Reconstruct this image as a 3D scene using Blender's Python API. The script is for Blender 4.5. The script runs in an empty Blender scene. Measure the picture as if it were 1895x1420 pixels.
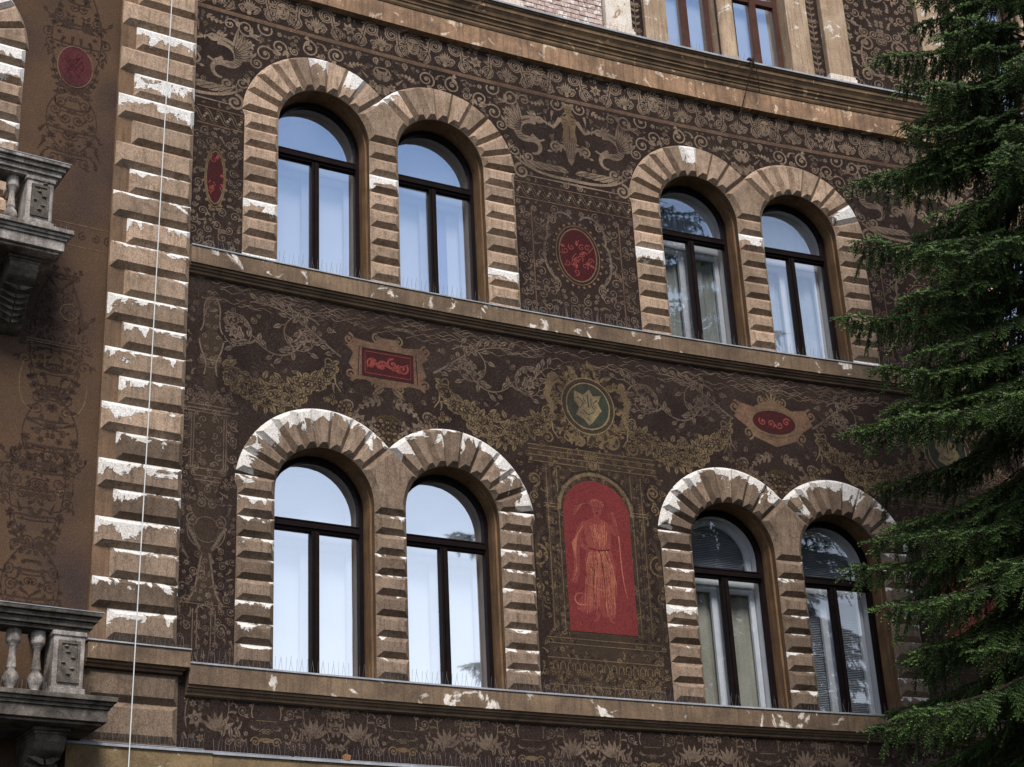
import bpy, bmesh, math, random
import numpy as np
from mathutils import Vector, Matrix, geometry

random.seed(7); rng = np.random.default_rng(7)
S = bpy.context.scene
C = S.collection
CZ = 1.6                                   # eye height above the ground
PI = math.pi

# ------------------------------------------------------------------ camera
PITCH, ROLL, FPX = 0.42167744, -0.0509981, 3193.79
cam = bpy.data.cameras.new('camera'); camo = bpy.data.objects.new('camera', cam); C.objects.link(camo)
cam.sensor_fit = 'HORIZONTAL'; cam.sensor_width = 36.0; cam.lens = FPX / 1895 * 36.0
cam.clip_start = 0.1; cam.clip_end = 3000
c_, s_ = math.cos(PITCH), math.sin(PITCH)
R0 = Vector((1, 0, 0)); U0 = Vector((0, -s_, c_)); F0 = Vector((0, c_, s_))
Rv = R0 * math.cos(ROLL) + U0 * math.sin(ROLL); Uv = -R0 * math.sin(ROLL) + U0 * math.cos(ROLL)
M = Matrix((Rv, Uv, -F0)).transposed().to_4x4(); M.translation = Vector((0, 0, CZ))
camo.matrix_world = M; S.camera = camo

# ------------------------------------------------------------------ sky and sun
SUN_EL, SUN_AZ = math.radians(50), math.radians(170)      # azimuth from +Y clockwise: behind the camera, a little to the left
w = bpy.data.worlds.new('World'); S.world = w; w.use_nodes = True
nt = w.node_tree; nt.nodes.clear()
out = nt.nodes.new('ShaderNodeOutputWorld'); bg = nt.nodes.new('ShaderNodeBackground')
sky = nt.nodes.new('ShaderNodeTexSky'); sky.sky_type = 'NISHITA'; sky.sun_disc = False
sky.sun_elevation = SUN_EL; sky.sun_rotation = SUN_AZ
sky.air_density = 1.0; sky.dust_density = 0.3; sky.ozone_density = 4.0
tc = nt.nodes.new('ShaderNodeTexCoord'); nz = nt.nodes.new('ShaderNodeTexNoise')
nz.inputs['Scale'].default_value = 1.7; nz.inputs['Detail'].default_value = 6; nz.inputs['Roughness'].default_value = .6
rp = nt.nodes.new('ShaderNodeValToRGB'); rp.color_ramp.elements[0].position = .44; rp.color_ramp.elements[1].position = .66
mx = nt.nodes.new('ShaderNodeMixRGB'); mx.inputs[2].default_value = (9.4, 10.0, 10.9, 1)
ml = nt.nodes.new('ShaderNodeMath'); ml.operation = 'MULTIPLY'; ml.inputs[1].default_value = .35
nt.links.new(tc.outputs['Generated'], nz.inputs['Vector']); nt.links.new(nz.outputs['Fac'], rp.inputs['Fac'])
sx = nt.nodes.new('ShaderNodeSeparateXYZ'); nt.links.new(tc.outputs['Generated'], sx.inputs[0])
hz = nt.nodes.new('ShaderNodeMapRange'); hz.inputs['From Min'].default_value = .22; hz.inputs['From Max'].default_value = .56; hz.inputs['To Min'].default_value = .80; hz.inputs['To Max'].default_value = .0
nt.links.new(sx.outputs['Z'], hz.inputs['Value'])
mxx = nt.nodes.new('ShaderNodeMath'); mxx.operation = 'MAXIMUM'
nt.links.new(hz.outputs[0], mxx.inputs[0]); nt.links.new(rp.outputs['Color'], ml.inputs[0]); nt.links.new(ml.outputs[0], mxx.inputs[1]); nt.links.new(mxx.outputs[0], mx.inputs[0])
nt.links.new(sky.outputs[0], mx.inputs[1]); nt.links.new(mx.outputs[0], bg.inputs['Color'])
bg.inputs['Strength'].default_value = 0.085
nt.links.new(bg.outputs[0], out.inputs['Surface'])
sl = bpy.data.lights.new('sun', 'SUN'); sl.energy = 3.3; sl.angle = math.radians(18); sl.color = (1, .955, .90)
slo = bpy.data.objects.new('sun', sl); C.objects.link(slo)
sd = Vector((math.sin(SUN_AZ) * math.cos(SUN_EL), math.cos(SUN_AZ) * math.cos(SUN_EL), math.sin(SUN_EL)))
slo.rotation_euler = sd.to_track_quat('Z', 'Y').to_euler(); slo.location = sd * 60
vs = S.view_settings
vs.view_transform = 'Standard'; vs.look = 'None'; vs.gamma = 1; vs.use_curve_mapping = False; vs.exposure = 0.76

# ------------------------------------------------------------------ the curved facade: (u along, off outward, z up)
X0, Y0, TH, K = -3.635230683, 17.971118562, 0.548537044, -0.015623195
def W(u, off, z):
    u = np.asarray(u, float); th = TH + K * u
    x = X0 + (np.sin(th) - math.sin(TH)) / K + off * np.sin(th)
    y = Y0 - (np.cos(th) - math.cos(TH)) / K - off * np.cos(th)
    return np.stack([x, y, np.asarray(z, float) + CZ + 0 * x], -1)
def Wv(u, off, z): return Vector(W(u, off, z).tolist())

ZL, ZU, HL, HU = 4.9713, 10.0042, 2.1296, 2.0701
OW = 1.25
UA, UB = 1.0, 6.63887; STEP = UB - UA; UC = UB + STEP
T_, PM = 0.455, 0.41
PAIRW = 2 * OW + PM
AX = [UA + PAIRW / 2 + STEP * k for k in range(-1, 4)]     # pair axes
AXA, AXB, AXC = AX[1], AX[2], AX[3]
ROUT = OW / 2 + T_ + .035; RIN = OW / 2
FL = {'U': (ZU, HU, 12.13, .2535), 'L': (ZL, HL, 7.24, .2475)}   # sill, spring height, first joint, course

# ------------------------------------------------------------------ helpers
def link(o, parent=None):
    C.objects.link(o)
    if parent is not None:
        o.parent = parent
        o.matrix_parent_inverse = ROOTINV.get(parent.name, Matrix.Identity(4))
    return o
ROOTINV = {}
def thing(name, label, cat, loc, group=None):
    o = bpy.data.objects.new(name, None); C.objects.link(o); o.location = loc; o.empty_display_size = .3
    o['label'] = label; o['category'] = cat
    if group: o['group'] = group
    ROOTINV[o.name] = Matrix.Translation(-Vector(loc))
    return o
def tag(o, label=None, cat=None, group=None, kind=None):
    for k, v in (('label', label), ('category', cat), ('group', group), ('kind', kind)):
        if v: o[k] = v
    return o

class MB:
    """mesh builder in wall space (u, off, z)"""
    def __init__(s): s.v = []; s.f = []; s.m = []; s.a = {}
    def add(s, vs, fs, m=0, **attr):
        b = len(s.v); s.v += [tuple(map(float, p)) for p in vs]
        for f in fs: s.f.append(tuple(b + i for i in f)); s.m.append(m)
        for k, val in attr.items():
            L = s.a.setdefault(k, []); L += [0.0] * (b - len(L))
            L += list(val) if hasattr(val, '__len__') else [val] * len(vs)
        return s
    def box(s, u0, u1, o0, o1, z0, z1, m=0, seg=None, **at):
        n = seg or max(1, int(abs(u1 - u0) / .6)); us = np.linspace(u0, u1, n + 1); V = []
        for u in us: V += [(u, o0, z0), (u, o1, z0), (u, o1, z1), (u, o0, z1)]
        F = []
        for i in range(n):
            a = 4 * i; b = a + 4
            for j in range(4):
                k = (j + 1) % 4; F.append((a + j, b + j, b + k, a + k))
        F.append((0, 1, 2, 3)); F.append((4 * n + 3, 4 * n + 2, 4 * n + 1, 4 * n))
        return s.add(V, F, m, **at)
    def sweep(s, prof, u0, u1, m=0, caps=True, seg=.35):
        n = max(1, int((u1 - u0) / seg)); us = np.linspace(u0, u1, n + 1); k = len(prof); V = []; F = []
        for u in us: V += [(u, o, z) for o, z in prof]
        for i in range(n):
            for j in range(k - 1): F.append((i * k + j, (i + 1) * k + j, (i + 1) * k + j + 1, i * k + j + 1))
        if caps: F.append(tuple(range(k))[::-1]); F.append(tuple(n * k + j for j in range(k)))
        return s.add(V, F, m)
    def obj(s, name, mats, parent=None, world=False, smooth=False, bev=0):
        me = bpy.data.meshes.new(name)
        V = np.array(s.v, float)
        co = V if world else W(V[:, 0], V[:, 1], V[:, 2])
        me.from_pydata(co.tolist(), [], s.f)
        if not isinstance(mats, (list, tuple)): mats = [mats]
        for m in mats: me.materials.append(m)
        if len(mats) > 1: me.polygons.foreach_set('material_index', s.m)
        for k, L in s.a.items():
            L += [0.0] * (len(s.v) - len(L))
            me.attributes.new(k, 'FLOAT', 'POINT').data.foreach_set('value', L)
        bm = bmesh.new(); bm.from_mesh(me)
        if not getattr(s, 'keep', False): bmesh.ops.recalc_face_normals(bm, faces=bm.faces)
        bm.to_mesh(me); bm.free()
        if smooth: me.polygons.foreach_set('use_smooth', [True] * len(me.polygons))
        o = bpy.data.objects.new(name, me); link(o, parent)
        if bev:
            b = o.modifiers.new('bevel', 'BEVEL'); b.width = bev; b.segments = 2; b.limit_method = 'ANGLE'
        return o

# ------------------------------------------------------------------ materials
def newmat(name):
    m = bpy.data.materials.new(name); m.use_nodes = True; n = m.node_tree; n.nodes.clear()
    o = n.nodes.new('ShaderNodeOutputMaterial'); p = n.nodes.new('ShaderNodeBsdfPrincipled')
    n.links.new(p.outputs[0], o.inputs[0]); p.inputs['Roughness'].default_value = .9
    p.inputs['Specular IOR Level'].default_value = .04
    return m, n, p
class NG:
    """tiny node-graph helper"""
    def __init__(s, n): s.n = n; s.tc = n.nodes.new('ShaderNodeTexCoord').outputs['Object']
    def link(s, a, b): s.n.links.new(a, b)
    def noise(s, scale, detail=4, rough=.55, dist=0, stretch=None, vec=None):
        x = s.n.nodes.new('ShaderNodeTexNoise'); x.inputs['Scale'].default_value = scale
        x.inputs['Detail'].default_value = detail; x.inputs['Roughness'].default_value = rough; x.inputs['Distortion'].default_value = dist
        v = vec or s.tc
        if stretch:
            mp = s.n.nodes.new('ShaderNodeMapping'); mp.inputs['Scale'].default_value = stretch; s.link(v, mp.inputs[0]); v = mp.outputs[0]
        s.link(v, x.inputs['Vector']); return x.outputs['Fac']
    def ramp(s, fac, *stops):
        r = s.n.nodes.new('ShaderNodeValToRGB'); e = r.color_ramp.elements
        while len(e) < len(stops): e.new(.5)
        for i, (p, c) in enumerate(stops):
            e[i].position = p; e[i].color = (c, c, c, 1) if not hasattr(c, '__len__') else (*c, 1)
        s.link(fac, r.inputs[0]); return r.outputs[0]
    def math(s, op, a, b=None):
        m = s.n.nodes.new('ShaderNodeMath'); m.operation = op
        for i, x in enumerate((a, b)):
            if x is None: continue
            if hasattr(x, 'links'): s.link(x, m.inputs[i])
            else: m.inputs[i].default_value = x
        return m.outputs[0]
    def mix(s, fac, a, b, mode='MIX'):
        m = s.n.nodes.new('ShaderNodeMixRGB'); m.blend_type = mode
        for i, x in enumerate((fac, a, b)):
            if hasattr(x, 'links'): s.link(x, m.inputs[i])
            elif hasattr(x, '__len__'): m.inputs[i].default_value = (*x, 1)
            else: m.inputs[i].default_value = x
        return m.outputs[0]
    def attr(s, name):
        a = s.n.nodes.new('ShaderNodeAttribute'); a.attribute_name = name; return a.outputs['Fac']
    def bump(s, p, h, dist=.01, strength=.6):
        b = s.n.nodes.new('ShaderNodeBump'); b.inputs['Distance'].default_value = dist; b.inputs['Strength'].default_value = strength
        s.link(h, b.inputs['Height']); s.link(b.outputs[0], p.inputs['Normal'])
    def grain(s, col, lo=.72, hi=1.28, scale=70):
        g = s.ramp(s.noise(scale, 2, .7), (.3, lo), (.7, hi)); return s.mix(1.0, col, g, 'MULTIPLY')

def m_stone(name, c1, c2, stain=(.10, .07, .045), white=(.74, .71, .68), noisew=1.05):
    """sandy block plaster with flaked patches baring white ground coat; attributes t (height in block), b (how much is flaked), r (tone)"""
    m, n, p = newmat(name); g = NG(n)
    base = g.mix(g.ramp(g.noise(2.6, 5, .6), (.3, 0), (.7, 1)), c1, c2)
    base = g.mix(g.math('MULTIPLY', g.ramp(g.noise(5.5, 6, .7, 1.2), (.50, 0), (.68, 1)), .55), base, stain)
    tone = g.math('ADD', g.math('MULTIPLY', g.attr('r'), .66), .62)
    cmb = n.nodes.new('ShaderNodeCombineColor')
    for i in range(3): g.link(tone, cmb.inputs[i])
    base = g.mix(1.0, base, cmb.outputs[0], 'MULTIPLY')
    base = g.mix(g.math('MULTIPLY', g.ramp(g.noise(4, 5, .65, .3, (5, 5, .7)), (.48, 0), (.66, 1)), .5), base, stain)
    h = g.noise(3.8, 6, .6, .8)
    f = g.math('ADD', g.math('ADD', g.math('MULTIPLY', g.attr('t'), .46), g.math('MULTIPLY', h, noisew)), g.math('ADD', g.attr('b'), -.115))
    mask = g.ramp(f, (.765, 0), (.785, 1))
    rim = g.ramp(f, (.735, 0), (.765, .5), (.79, 0))
    wh = g.mix(g.ramp(g.noise(14, 4, .6), (.42, 0), (.7, .7)), white, (.50, .43, .36))
    col = g.mix(rim, base, (.07, .05, .035)); col = g.mix(mask, col, wh)
    col = g.grain(col, .62, 1.36, 60)
    g.link(col, p.inputs['Base Color'])
    hh = g.math('ADD', g.math('MULTIPLY', g.noise(30, 5, .7), .5), g.math('MULTIPLY', mask, -.55))
    g.bump(p, hh, .008, .7)
    return m
STONE = m_stone('sand_plaster_block', (.36, .257, .186), (.25, .174, .120), white=(.58, .555, .53))
STONE_D = m_stone('dark_plaster_block', (.21, .151, .109), (.142, .100, .071), stain=(.055, .038, .028), white=(.52, .49, .46))  # darker block tone for the lower storey and the quoin foot
def m_plain(name, c1, c2, scale=3.0, grain=(.7, 1.3), rough=.9, bump=.006, c3=None, f3=.5, streak=None):
    m, n, p = newmat(name); g = NG(n)
    col = g.mix(g.ramp(g.noise(scale, 6, .62, .4), (.32, 0), (.68, 1)), c1, c2)
    if c3: col = g.mix(g.ramp(g.noise(scale * 1.9, 6, .6, .8), (f3, 0), (f3 + .035, 1)), col, c3)
    if streak: col = g.mix(g.math('MULTIPLY', g.ramp(g.noise(3, 5, .6, 0, (7, 7, .5)), (.45, 0), (.7, 1)), .7), col, streak)
    col = g.grain(col, *grain); g.link(col, p.inputs['Base Color']); p.inputs['Roughness'].default_value = rough
    if bump: g.bump(p, g.noise(26, 5, .7), bump, .6)
    return m
JAMB = m_plain('jamb_plaster', (.175, .103, .055), (.098, .058, .032), 3, streak=(.06, .037, .022))
FASCIA = m_plain('fascia_plaster', (.20, .136, .086), (.075, .053, .038), 1.6, c3=(.56, .50, .44), f3=.588, streak=(.075, .054, .040))
CORN = m_plain('top_cornice_plaster', (.33, .20, .12), (.13, .084, .056), 2.4, c3=(.50, .38, .27), f3=.59, streak=(.085, .058, .042))
MOULD = m_plain('moulding_plaster', (.15, .10, .065), (.07, .048, .033), 2.5)
LOWC = m_plain('ochre_fascia', (.20, .14, .075), (.10, .07, .042), 2.5, c3=(.30, .25, .20), f3=.62)
BALC = m_plain('weathered_limestone', (.40, .355, .32), (.075, .062, .053), 3.2, grain=(.6, 1.4), streak=(.06, .05, .045), bump=.012)
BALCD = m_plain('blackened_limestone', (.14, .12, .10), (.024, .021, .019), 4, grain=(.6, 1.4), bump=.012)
TOPST = m_plain('pale_pilaster_plaster', (.38, .285, .20), (.25, .175, .115), 2.2, c3=(.56, .51, .46), f3=.60, streak=(.15, .10, .068))
WHPL = m_plain('bare_white_plaster', (.62, .56, .50), (.45, .38, .31), 3, c3=(.30, .2, .12), f3=.62)
BRK = m_plain('limewashed_brick', (.50, .40, .36), (.26, .17, .14), 5, c3=(.60, .55, .52), f3=.55)
FRAME = m_plain('dark_window_paint', (.0055, .0038, .004), (.011, .006, .006), 6, rough=.55, bump=0)
FRAMEB = m_plain('brown_window_paint', (.075, .035, .026), (.05, .024, .018), 6, rough=.5, bump=0)
WHITE = m_plain('white_casement_paint', (.62, .63, .64), (.52, .53, .55), 4, grain=(.93, 1.05), rough=.5, bump=0)
BLIND = m_plain('white_blind_cloth', (.84, .85, .86), (.77, .79, .81), 1.2, grain=(.95, 1.04), bump=0)
CURT = m_plain('grey_green_curtain', (.30, .31, .28), (.22, .23, .21), 1.6, grain=(.8, 1.2), bump=0)
CURTB = m_plain('blue_grey_curtain', (.33, .37, .42), (.22, .26, .31), 1.6, grain=(.8, 1.2), bump=0)
CURTBEI = m_plain('dull_beige_curtain', (.33, .32, .26), (.23, .22, .175), 1.6, grain=(.8, 1.2), bump=0)
SLAT = m_plain('grey_slat', (.42, .44, .46), (.33, .35, .38), 2, grain=(.85, 1.15), bump=0, rough=.6)
METAL = m_plain('zinc_flashing', (.30, .31, .33), (.17, .175, .19), 4, grain=(.8, 1.2), rough=.5, bump=0)
WIRE = m_plain('steel_wire', (.17, .155, .15), (.12, .11, .11), 8, rough=.5, bump=0)
DARKMET = m_plain('rusty_dark_iron', (.02, .017, .015), (.04, .025, .02), 8, bump=0)
CABLE = m_plain('white_cable', (.56, .56, .54), (.48, .48, .47), 3, grain=(.95, 1.05), bump=0)
ROOF = m_plain('roof_tile', (.12, .06, .045), (.08, .045, .035), 3)

def m_wall(name, dark, mid, lines=.30, scale=7.5, patch=None, grainc=(.15, .11, .085), gamt=.22):
    """dark scratched plaster: fine engraved flow lines and speckle worn into it"""
    m, n, p = newmat(name); g = NG(n)
    col = g.mix(g.ramp(g.noise(1.1, 5, .6), (.35, 0), (.68, 1)), dark, mid)
    if patch: col = g.mix(g.ramp(g.noise(.55, 3, .5, .3), (.44, 0), (.66, 1)), col, patch)
    a = g.noise(scale, 2.5, .5, .9)
    st = g.math('SINE', g.math('MULTIPLY', a, 85.0))
    ln = g.ramp(st, (.55, 0), (.95, 1))
    pz = g.ramp(g.noise(2.1, 3, .5), (.42, .15), (.6, 1))
    col = g.mix(g.math('MULTIPLY', g.math('MULTIPLY', ln, pz), lines), col, grainc)
    sp = g.ramp(g.noise(85, 2, .75), (.50, 0), (.72, 1))
    col = g.mix(g.math('MULTIPLY', sp, gamt), col, grainc)
    col = g.grain(col, .6, 1.35, 95)
    g.link(col, p.inputs['Base Color']); g.bump(p, g.noise(34, 4, .7), .006, .5)
    return m
WALL = m_wall('sgraffito_ground', (.0130, .0084, .0076), (.0225, .0145, .0118), .20)
WALLB = m_wall('faded_brown_sgraffito_ground', (.078, .047, .029), (.052, .032, .022), .12, patch=(.034, .024, .024), grainc=(.13, .085, .055), gamt=.28)
def m_paint(name, c, wear=.45, ground=(.024, .0158, .0148)):
    m, n, p = newmat(name); g = NG(n)
    f = g.math('MULTIPLY', g.ramp(g.noise(9, 5, .7, .5), (.30, 1 - wear), (.62, 1)), g.ramp(g.noise(1.4, 4, .6, .4), (.30, .42), (.60, 1)))
    col = g.mix(f, ground, c)
    sp = g.ramp(g.noise(75, 2, .75), (.36, .55), (.66, 1.25)); col = g.mix(1.0, col, sp, 'MULTIPLY')
    g.link(col, p.inputs['Base Color']); return m
PC = m_paint('scratched_cream', (.222, .160, .112), .42)            # 0 strong cream
PD = m_paint('dull_scratched_cream', (.15, .108, .078), .45)  # 1 dull
PO = m_paint('ochre_wash', (.145, .099, .055), .45)              # 2 ochre
PK = m_paint('dark_line', (.026, .017, .016), .2)              # 3 dark
PRD = m_paint('oxide_red', (.050, .0110, .0120), .3)            # 4 red
PRL = m_paint('pale_red_line', (.34, .12, .075), .3, (.14, .03, .028))   # 5
PT = m_paint('teal_ground', (.036, .041, .028), .4)            # 6
PG = m_paint('pale_gold', (.20, .15, .082), .4)                # 7
PB = m_paint('aedicule_brown', (.048, .033, .022), .4)        # 8 painted stone brown
PNR = m_paint('niche_red', (.145, .028, .027), .32, (.09, .020, .020))       # 9
PSA = m_paint('salmon_scroll', (.15, .088, .056), .45)          # 10
PDK = m_paint('faded_umber_line', (.034, .0225, .018), .6, (.058, .036, .026))  # 11 dark line on brown bay
PINK = m_paint('faded_crimson', (.085, .024, .026), .4)          # 12
PGA = m_paint('garland_ochre', (.165, .117, .064), .32)  # 14
PRM = m_paint('mid_red_wash', (.185, .046, .038), .45, (.135, .028, .028))  # 13
PMATS = [PC, PD, PO, PK, PRD, PRL, PT, PG, PB, PNR, PSA, PDK, PINK, PRM, PGA]

def m_glass(name, refl, tint=(.95, .97, 1), rough=.015):
    m = bpy.data.materials.new(name); m.use_nodes = True; n = m.node_tree; n.nodes.clear(); g = NG(n)
    o = n.nodes.new('ShaderNodeOutputMaterial'); t = n.nodes.new('ShaderNodeBsdfTransparent'); gl = n.nodes.new('ShaderNodeBsdfGlossy')
    t.inputs[0].default_value = (*tint, 1); gl.inputs['Roughness'].default_value = rough; gl.inputs[0].default_value = (.95, .97, 1, 1)
    ms = n.nodes.new('ShaderNodeMixShader'); ms.inputs[0].default_value = refl
    n.links.new(t.outputs[0], ms.inputs[1]); n.links.new(gl.outputs[0], ms.inputs[2]); n.links.new(ms.outputs[0], o.inputs[0])
    b = n.nodes.new('ShaderNodeBump'); b.inputs['Distance'].default_value = .006; b.inputs['Strength'].default_value = .4
    g.link(g.noise(1.6, 1, .4), b.inputs['Height']); g.link(b.outputs[0], gl.inputs['Normal'])
    return m
GLASS = m_glass('old_window_glass', .62, rough=.03)
GLASSM = m_glass('clear_window_glass', .36)
GLASSD = m_glass('weak_mirror_window_glass', .22)  # smallest mirror share, for the lower right window pair

# ------------------------------------------------------------------ ground and street (below the picture)
def sheet(name, x0, x1, y0, y1, z, m, kind='structure', n=1):
    mb = MB(); mb.add([(x0, y0, z), (x1, y0, z), (x1, y1, z), (x0, y1, z)], [(0, 1, 2, 3)])
    o = mb.obj(name, m, world=True); o['kind'] = kind; return o
sheet('ground', -900, 900, -900, 900, -.02, m_plain('dry_ground', (.045, .045, .035), (.03, .04, .022), .3))
ASPH = m_plain('asphalt', (.045, .045, .047), (.035, .035, .037), 2)
sheet('road', -60, 60, -4, 12, -.012, ASPH)
mb = MB(); mb.keep = False
mb.sweep([(3.6, -CZ - .03), (3.6, -CZ + .12), (-.3, -CZ + .14), (-.3, -CZ - .03)], -12, 26)
o = mb.obj('pavement', m_plain('paving', (.07, .068, .066), (.05, .048, .047), 2)); o['kind'] = 'structure'

# ------------------------------------------------------------------ the building
BLD = thing('apartment_building', 'dark brown concave building with sgraffito paintings, twin arched windows and sandy banded stone blocks', 'building', Wv(5, 0, -CZ))

def arc(uc, zc, r, a0, a1, n): return [(uc + r * math.cos(a), zc + r * math.sin(a)) for a in np.linspace(a0, a1, n)]
def opening_poly(u0, z0, h, r=OW / 2, n=24):
    uc = u0 + OW / 2
    return [(uc - r, z0), (uc + r, z0)] + arc(uc, z0 + h, r, 0, PI, n)
OPEN = []
def pair_openings(u0, fl):
    z0, h = FL[fl][:2]
    return [(u0, z0, h), (u0 + OW + PM, z0, h)]
for u0 in (UA, UB, UC):
    for fl in 'UL': OPEN += pair_openings(u0, fl)
LEFT_U0 = -2.215 - T_ - OW                     # single window of the left bay
OPEN_LEFT = [(LEFT_U0, ZU - .4, HU + .4)]
TOPZ = 14.70
def top_windows(ax): return [(ax - 1.07, ax - .17), (ax + .17, ax + 1.07)]
TOPW = [t for a in AX[1:4] for t in top_windows(a)]

def in_poly(poly, pt):
    x, y = pt; c = False; j = len(poly) - 1
    for i in range(len(poly)):
        xi, yi = poly[i]; xj, yj = poly[j]
        if (yi > y) != (yj > y) and x < (xj - xi) * (y - yi) / (yj - yi) + xi: c = not c
        j = i
    return c
def wall_sheet(name, u0, u1, z0, z1, holes, m, off=0.0, step=.5):
    pts = []; edges = []
    def loop(poly):
        b = len(pts); pts.extend(poly); edges.extend((b + i, b + (i + 1) % len(poly)) for i in range(len(poly)))
    nu = max(2, int((u1 - u0) / step)); nz_ = max(2, int((z1 - z0) / 1.2))
    us = np.linspace(u0, u1, nu + 1); zs = np.linspace(z0, z1, nz_ + 1)
    loop([(u, z0) for u in us] + [(u1, z) for z in zs[1:]] + [(u, z1) for u in us[::-1][1:]] + [(u0, z) for z in zs[::-1][1:-1]])
    for hp in holes: loop(hp)
    for u in us[1:-1]:
        for z in zs[1:-1]:
            if not any(in_poly(hp, (u, z)) for hp in holes): pts.append((u, z))
    vs_, es_, fs_, *_ = geometry.delaunay_2d_cdt([Vector(p) for p in pts], edges, [], 0, 1e-5)
    F = []
    for f in fs_:
        c = sum((vs_[i] for i in f), Vector((0, 0))) / len(f)
        if not (u0 < c.x < u1 and z0 < c.y < z1): continue
        if any(in_poly(hp, c) for hp in holes): continue
        a, b, d = (vs_[i] for i in f[:3])
        if (b - a).cross(d - a) < 0: f = f[::-1]
        F.append(tuple(f))
    mb = MB(); mb.keep = True; mb.add([(v.x, off, v.y) for v in vs_], F)
    return mb.obj(name, m, BLD)
SPLIT = -.60
holes = [opening_poly(*o_) for o_ in OPEN] + [[(a, TOPZ + .02), (b, TOPZ + .02), (b, 17.4), (a, 17.4)] for a, b in TOPW]
MAINW = wall_sheet('facade_wall', SPLIT, 20, -CZ, 19.5, holes, WALL)
tag(MAINW, label='dark curved facade wall covered in scratched cream ornaments')
BAYW = wall_sheet('facade_wall', -9, SPLIT, -CZ, 19.5, [opening_poly(*o_) for o_ in OPEN_LEFT], WALLB)
tag(BAYW, label='faded brown wall of the left bay behind the balconies')
# body behind the facade
mb = MB(); us = np.linspace(-9, 20, 30)
V = []; F = []
for u in us: V += [(u, -.001, 19.5), (u, -9, 19.5), (u, -9, -CZ)]
for i in range(len(us) - 1):
    for j in range(2): F.append((3 * i + j, 3 * i + 3 + j, 3 * i + 4 + j, 3 * i + 1 + j))
V += [(-9, 0, -CZ), (20, 0, -CZ)]; n0 = len(V)
F.append((0, 1, 2, n0 - 2)); b = 3 * (len(us) - 1); F.append((b, n0 - 1, b + 2, b + 1))
mb.add(V, F); mb.obj('rear_wall', m_plain('rear_render', (.2, .17, .14), (.15, .13, .1), 2), BLD)
mb = MB(); mb.sweep([(0, 19.0), (.3, 19.05), (.5, 19.3), (.7, 19.4), (.7, 19.6), (-4.5, 22.5), (-9.2, 19.6), (-9.0, 19.0)], -9, 20, seg=1)
mb.obj('roof', ROOF, BLD)

# ------------------------------------------------------------------ blocks (voussoirs, pier blocks, quoins)
def inset(poly, d):
    n = len(poly); out_ = []
    for i in range(n):
        p0, p1, p2 = (Vector(poly[(i + k) % n]) for k in (-1, 0, 1))
        e1 = (p1 - p0).normalized(); e2 = (p2 - p1).normalized()
        n1 = Vector((-e1.y, e1.x)); n2 = Vector((-e2.y, e2.x))
        k = 1 + n1.dot(n2)
        out_.append(tuple(p1 + (n1 + n2) * (d / max(k, .35))))
    return out_
def block(name, poly, parent, mat, b, tfun, h=.062, d=.066, base=.001, rnd=None):
    if sum(poly[i][0] * poly[(i + 1) % len(poly)][1] - poly[(i + 1) % len(poly)][0] * poly[i][1] for i in range(len(poly))) < 0: poly = poly[::-1]
    ip = inset(poly, d); n = len(poly)
    j = lambda s_: random.gauss(0, s_)
    hh = h + j(.003); tu, tz = j(.012), j(.012)
    cu = sum(p[0] for p in ip) / n; cz = sum(p[1] for p in ip) / n
    V = [(u, base, z) for u, z in poly] + [(u + j(.0025), hh + tu * (u - cu) + tz * (z - cz), z + j(.0025)) for u, z in ip]
    F = [(i, (i + 1) % n, n + (i + 1) % n, n + i) for i in range(n)] + [tuple(range(n, 2 * n))]
    t = [tfun(u, z) for u, z in poly] + [tfun(u, z) for u, z in ip]
    r = random.random() if rnd is None else rnd
    mb = MB(); mb.add(V, F, 0, t=t, b=b, r=r)
    return mb.obj(name, mat, parent)
def tz(z0, z1): return lambda u, z: (z - z0) / (z1 - z0)

def flake(fl, kind='pier'):
    """how far the white ground coat is bared"""
    if fl == 'L': return random.uniform(-.15, .0) if kind == 'pier' else random.uniform(-.06, .10)
    x = random.random()
    if x < .10: return random.uniform(0, .25)
    return random.uniform(-.55, -.36)

def reveal(mb, u0, z0, h, o1=0.0, o2=-.30, n=20):
    uc = u0 + OW / 2
    path = [(u0, z0), (u0, z0 + h * .5)] + [(uc - RIN * math.cos(a), z0 + h + RIN * math.sin(a)) for a in np.linspace(0, PI, n)] + [(u0 + OW, z0 + h * .5), (u0 + OW, z0)]
    prof = [(0, o1), (-.012, o1 - .10), (.012, o1 - .105), (.012, o2)]
    V = []; k = len(prof)
    for i, (u, z) in enumerate(path):
        cx, cz = (uc, max(z, z0 + h)) if z >= z0 + h else (uc, z)
        dx, dz = u - cx, z - cz; L = math.hypot(dx, dz) or 1
        for e, o_ in prof: V.append((u - dx / L * e, o_, z - dz / L * e))
    F = [(i * k + j, (i + 1) * k + j, (i + 1) * k + j + 1, i * k + j + 1) for i in range(len(path) - 1) for j in range(k - 1)]
    mb.add(V, F)
    mb.box(u0 - .01, u0 + OW + .01, o2 - .1, o1 + .02, z0 - .08, z0 - .004)

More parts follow.
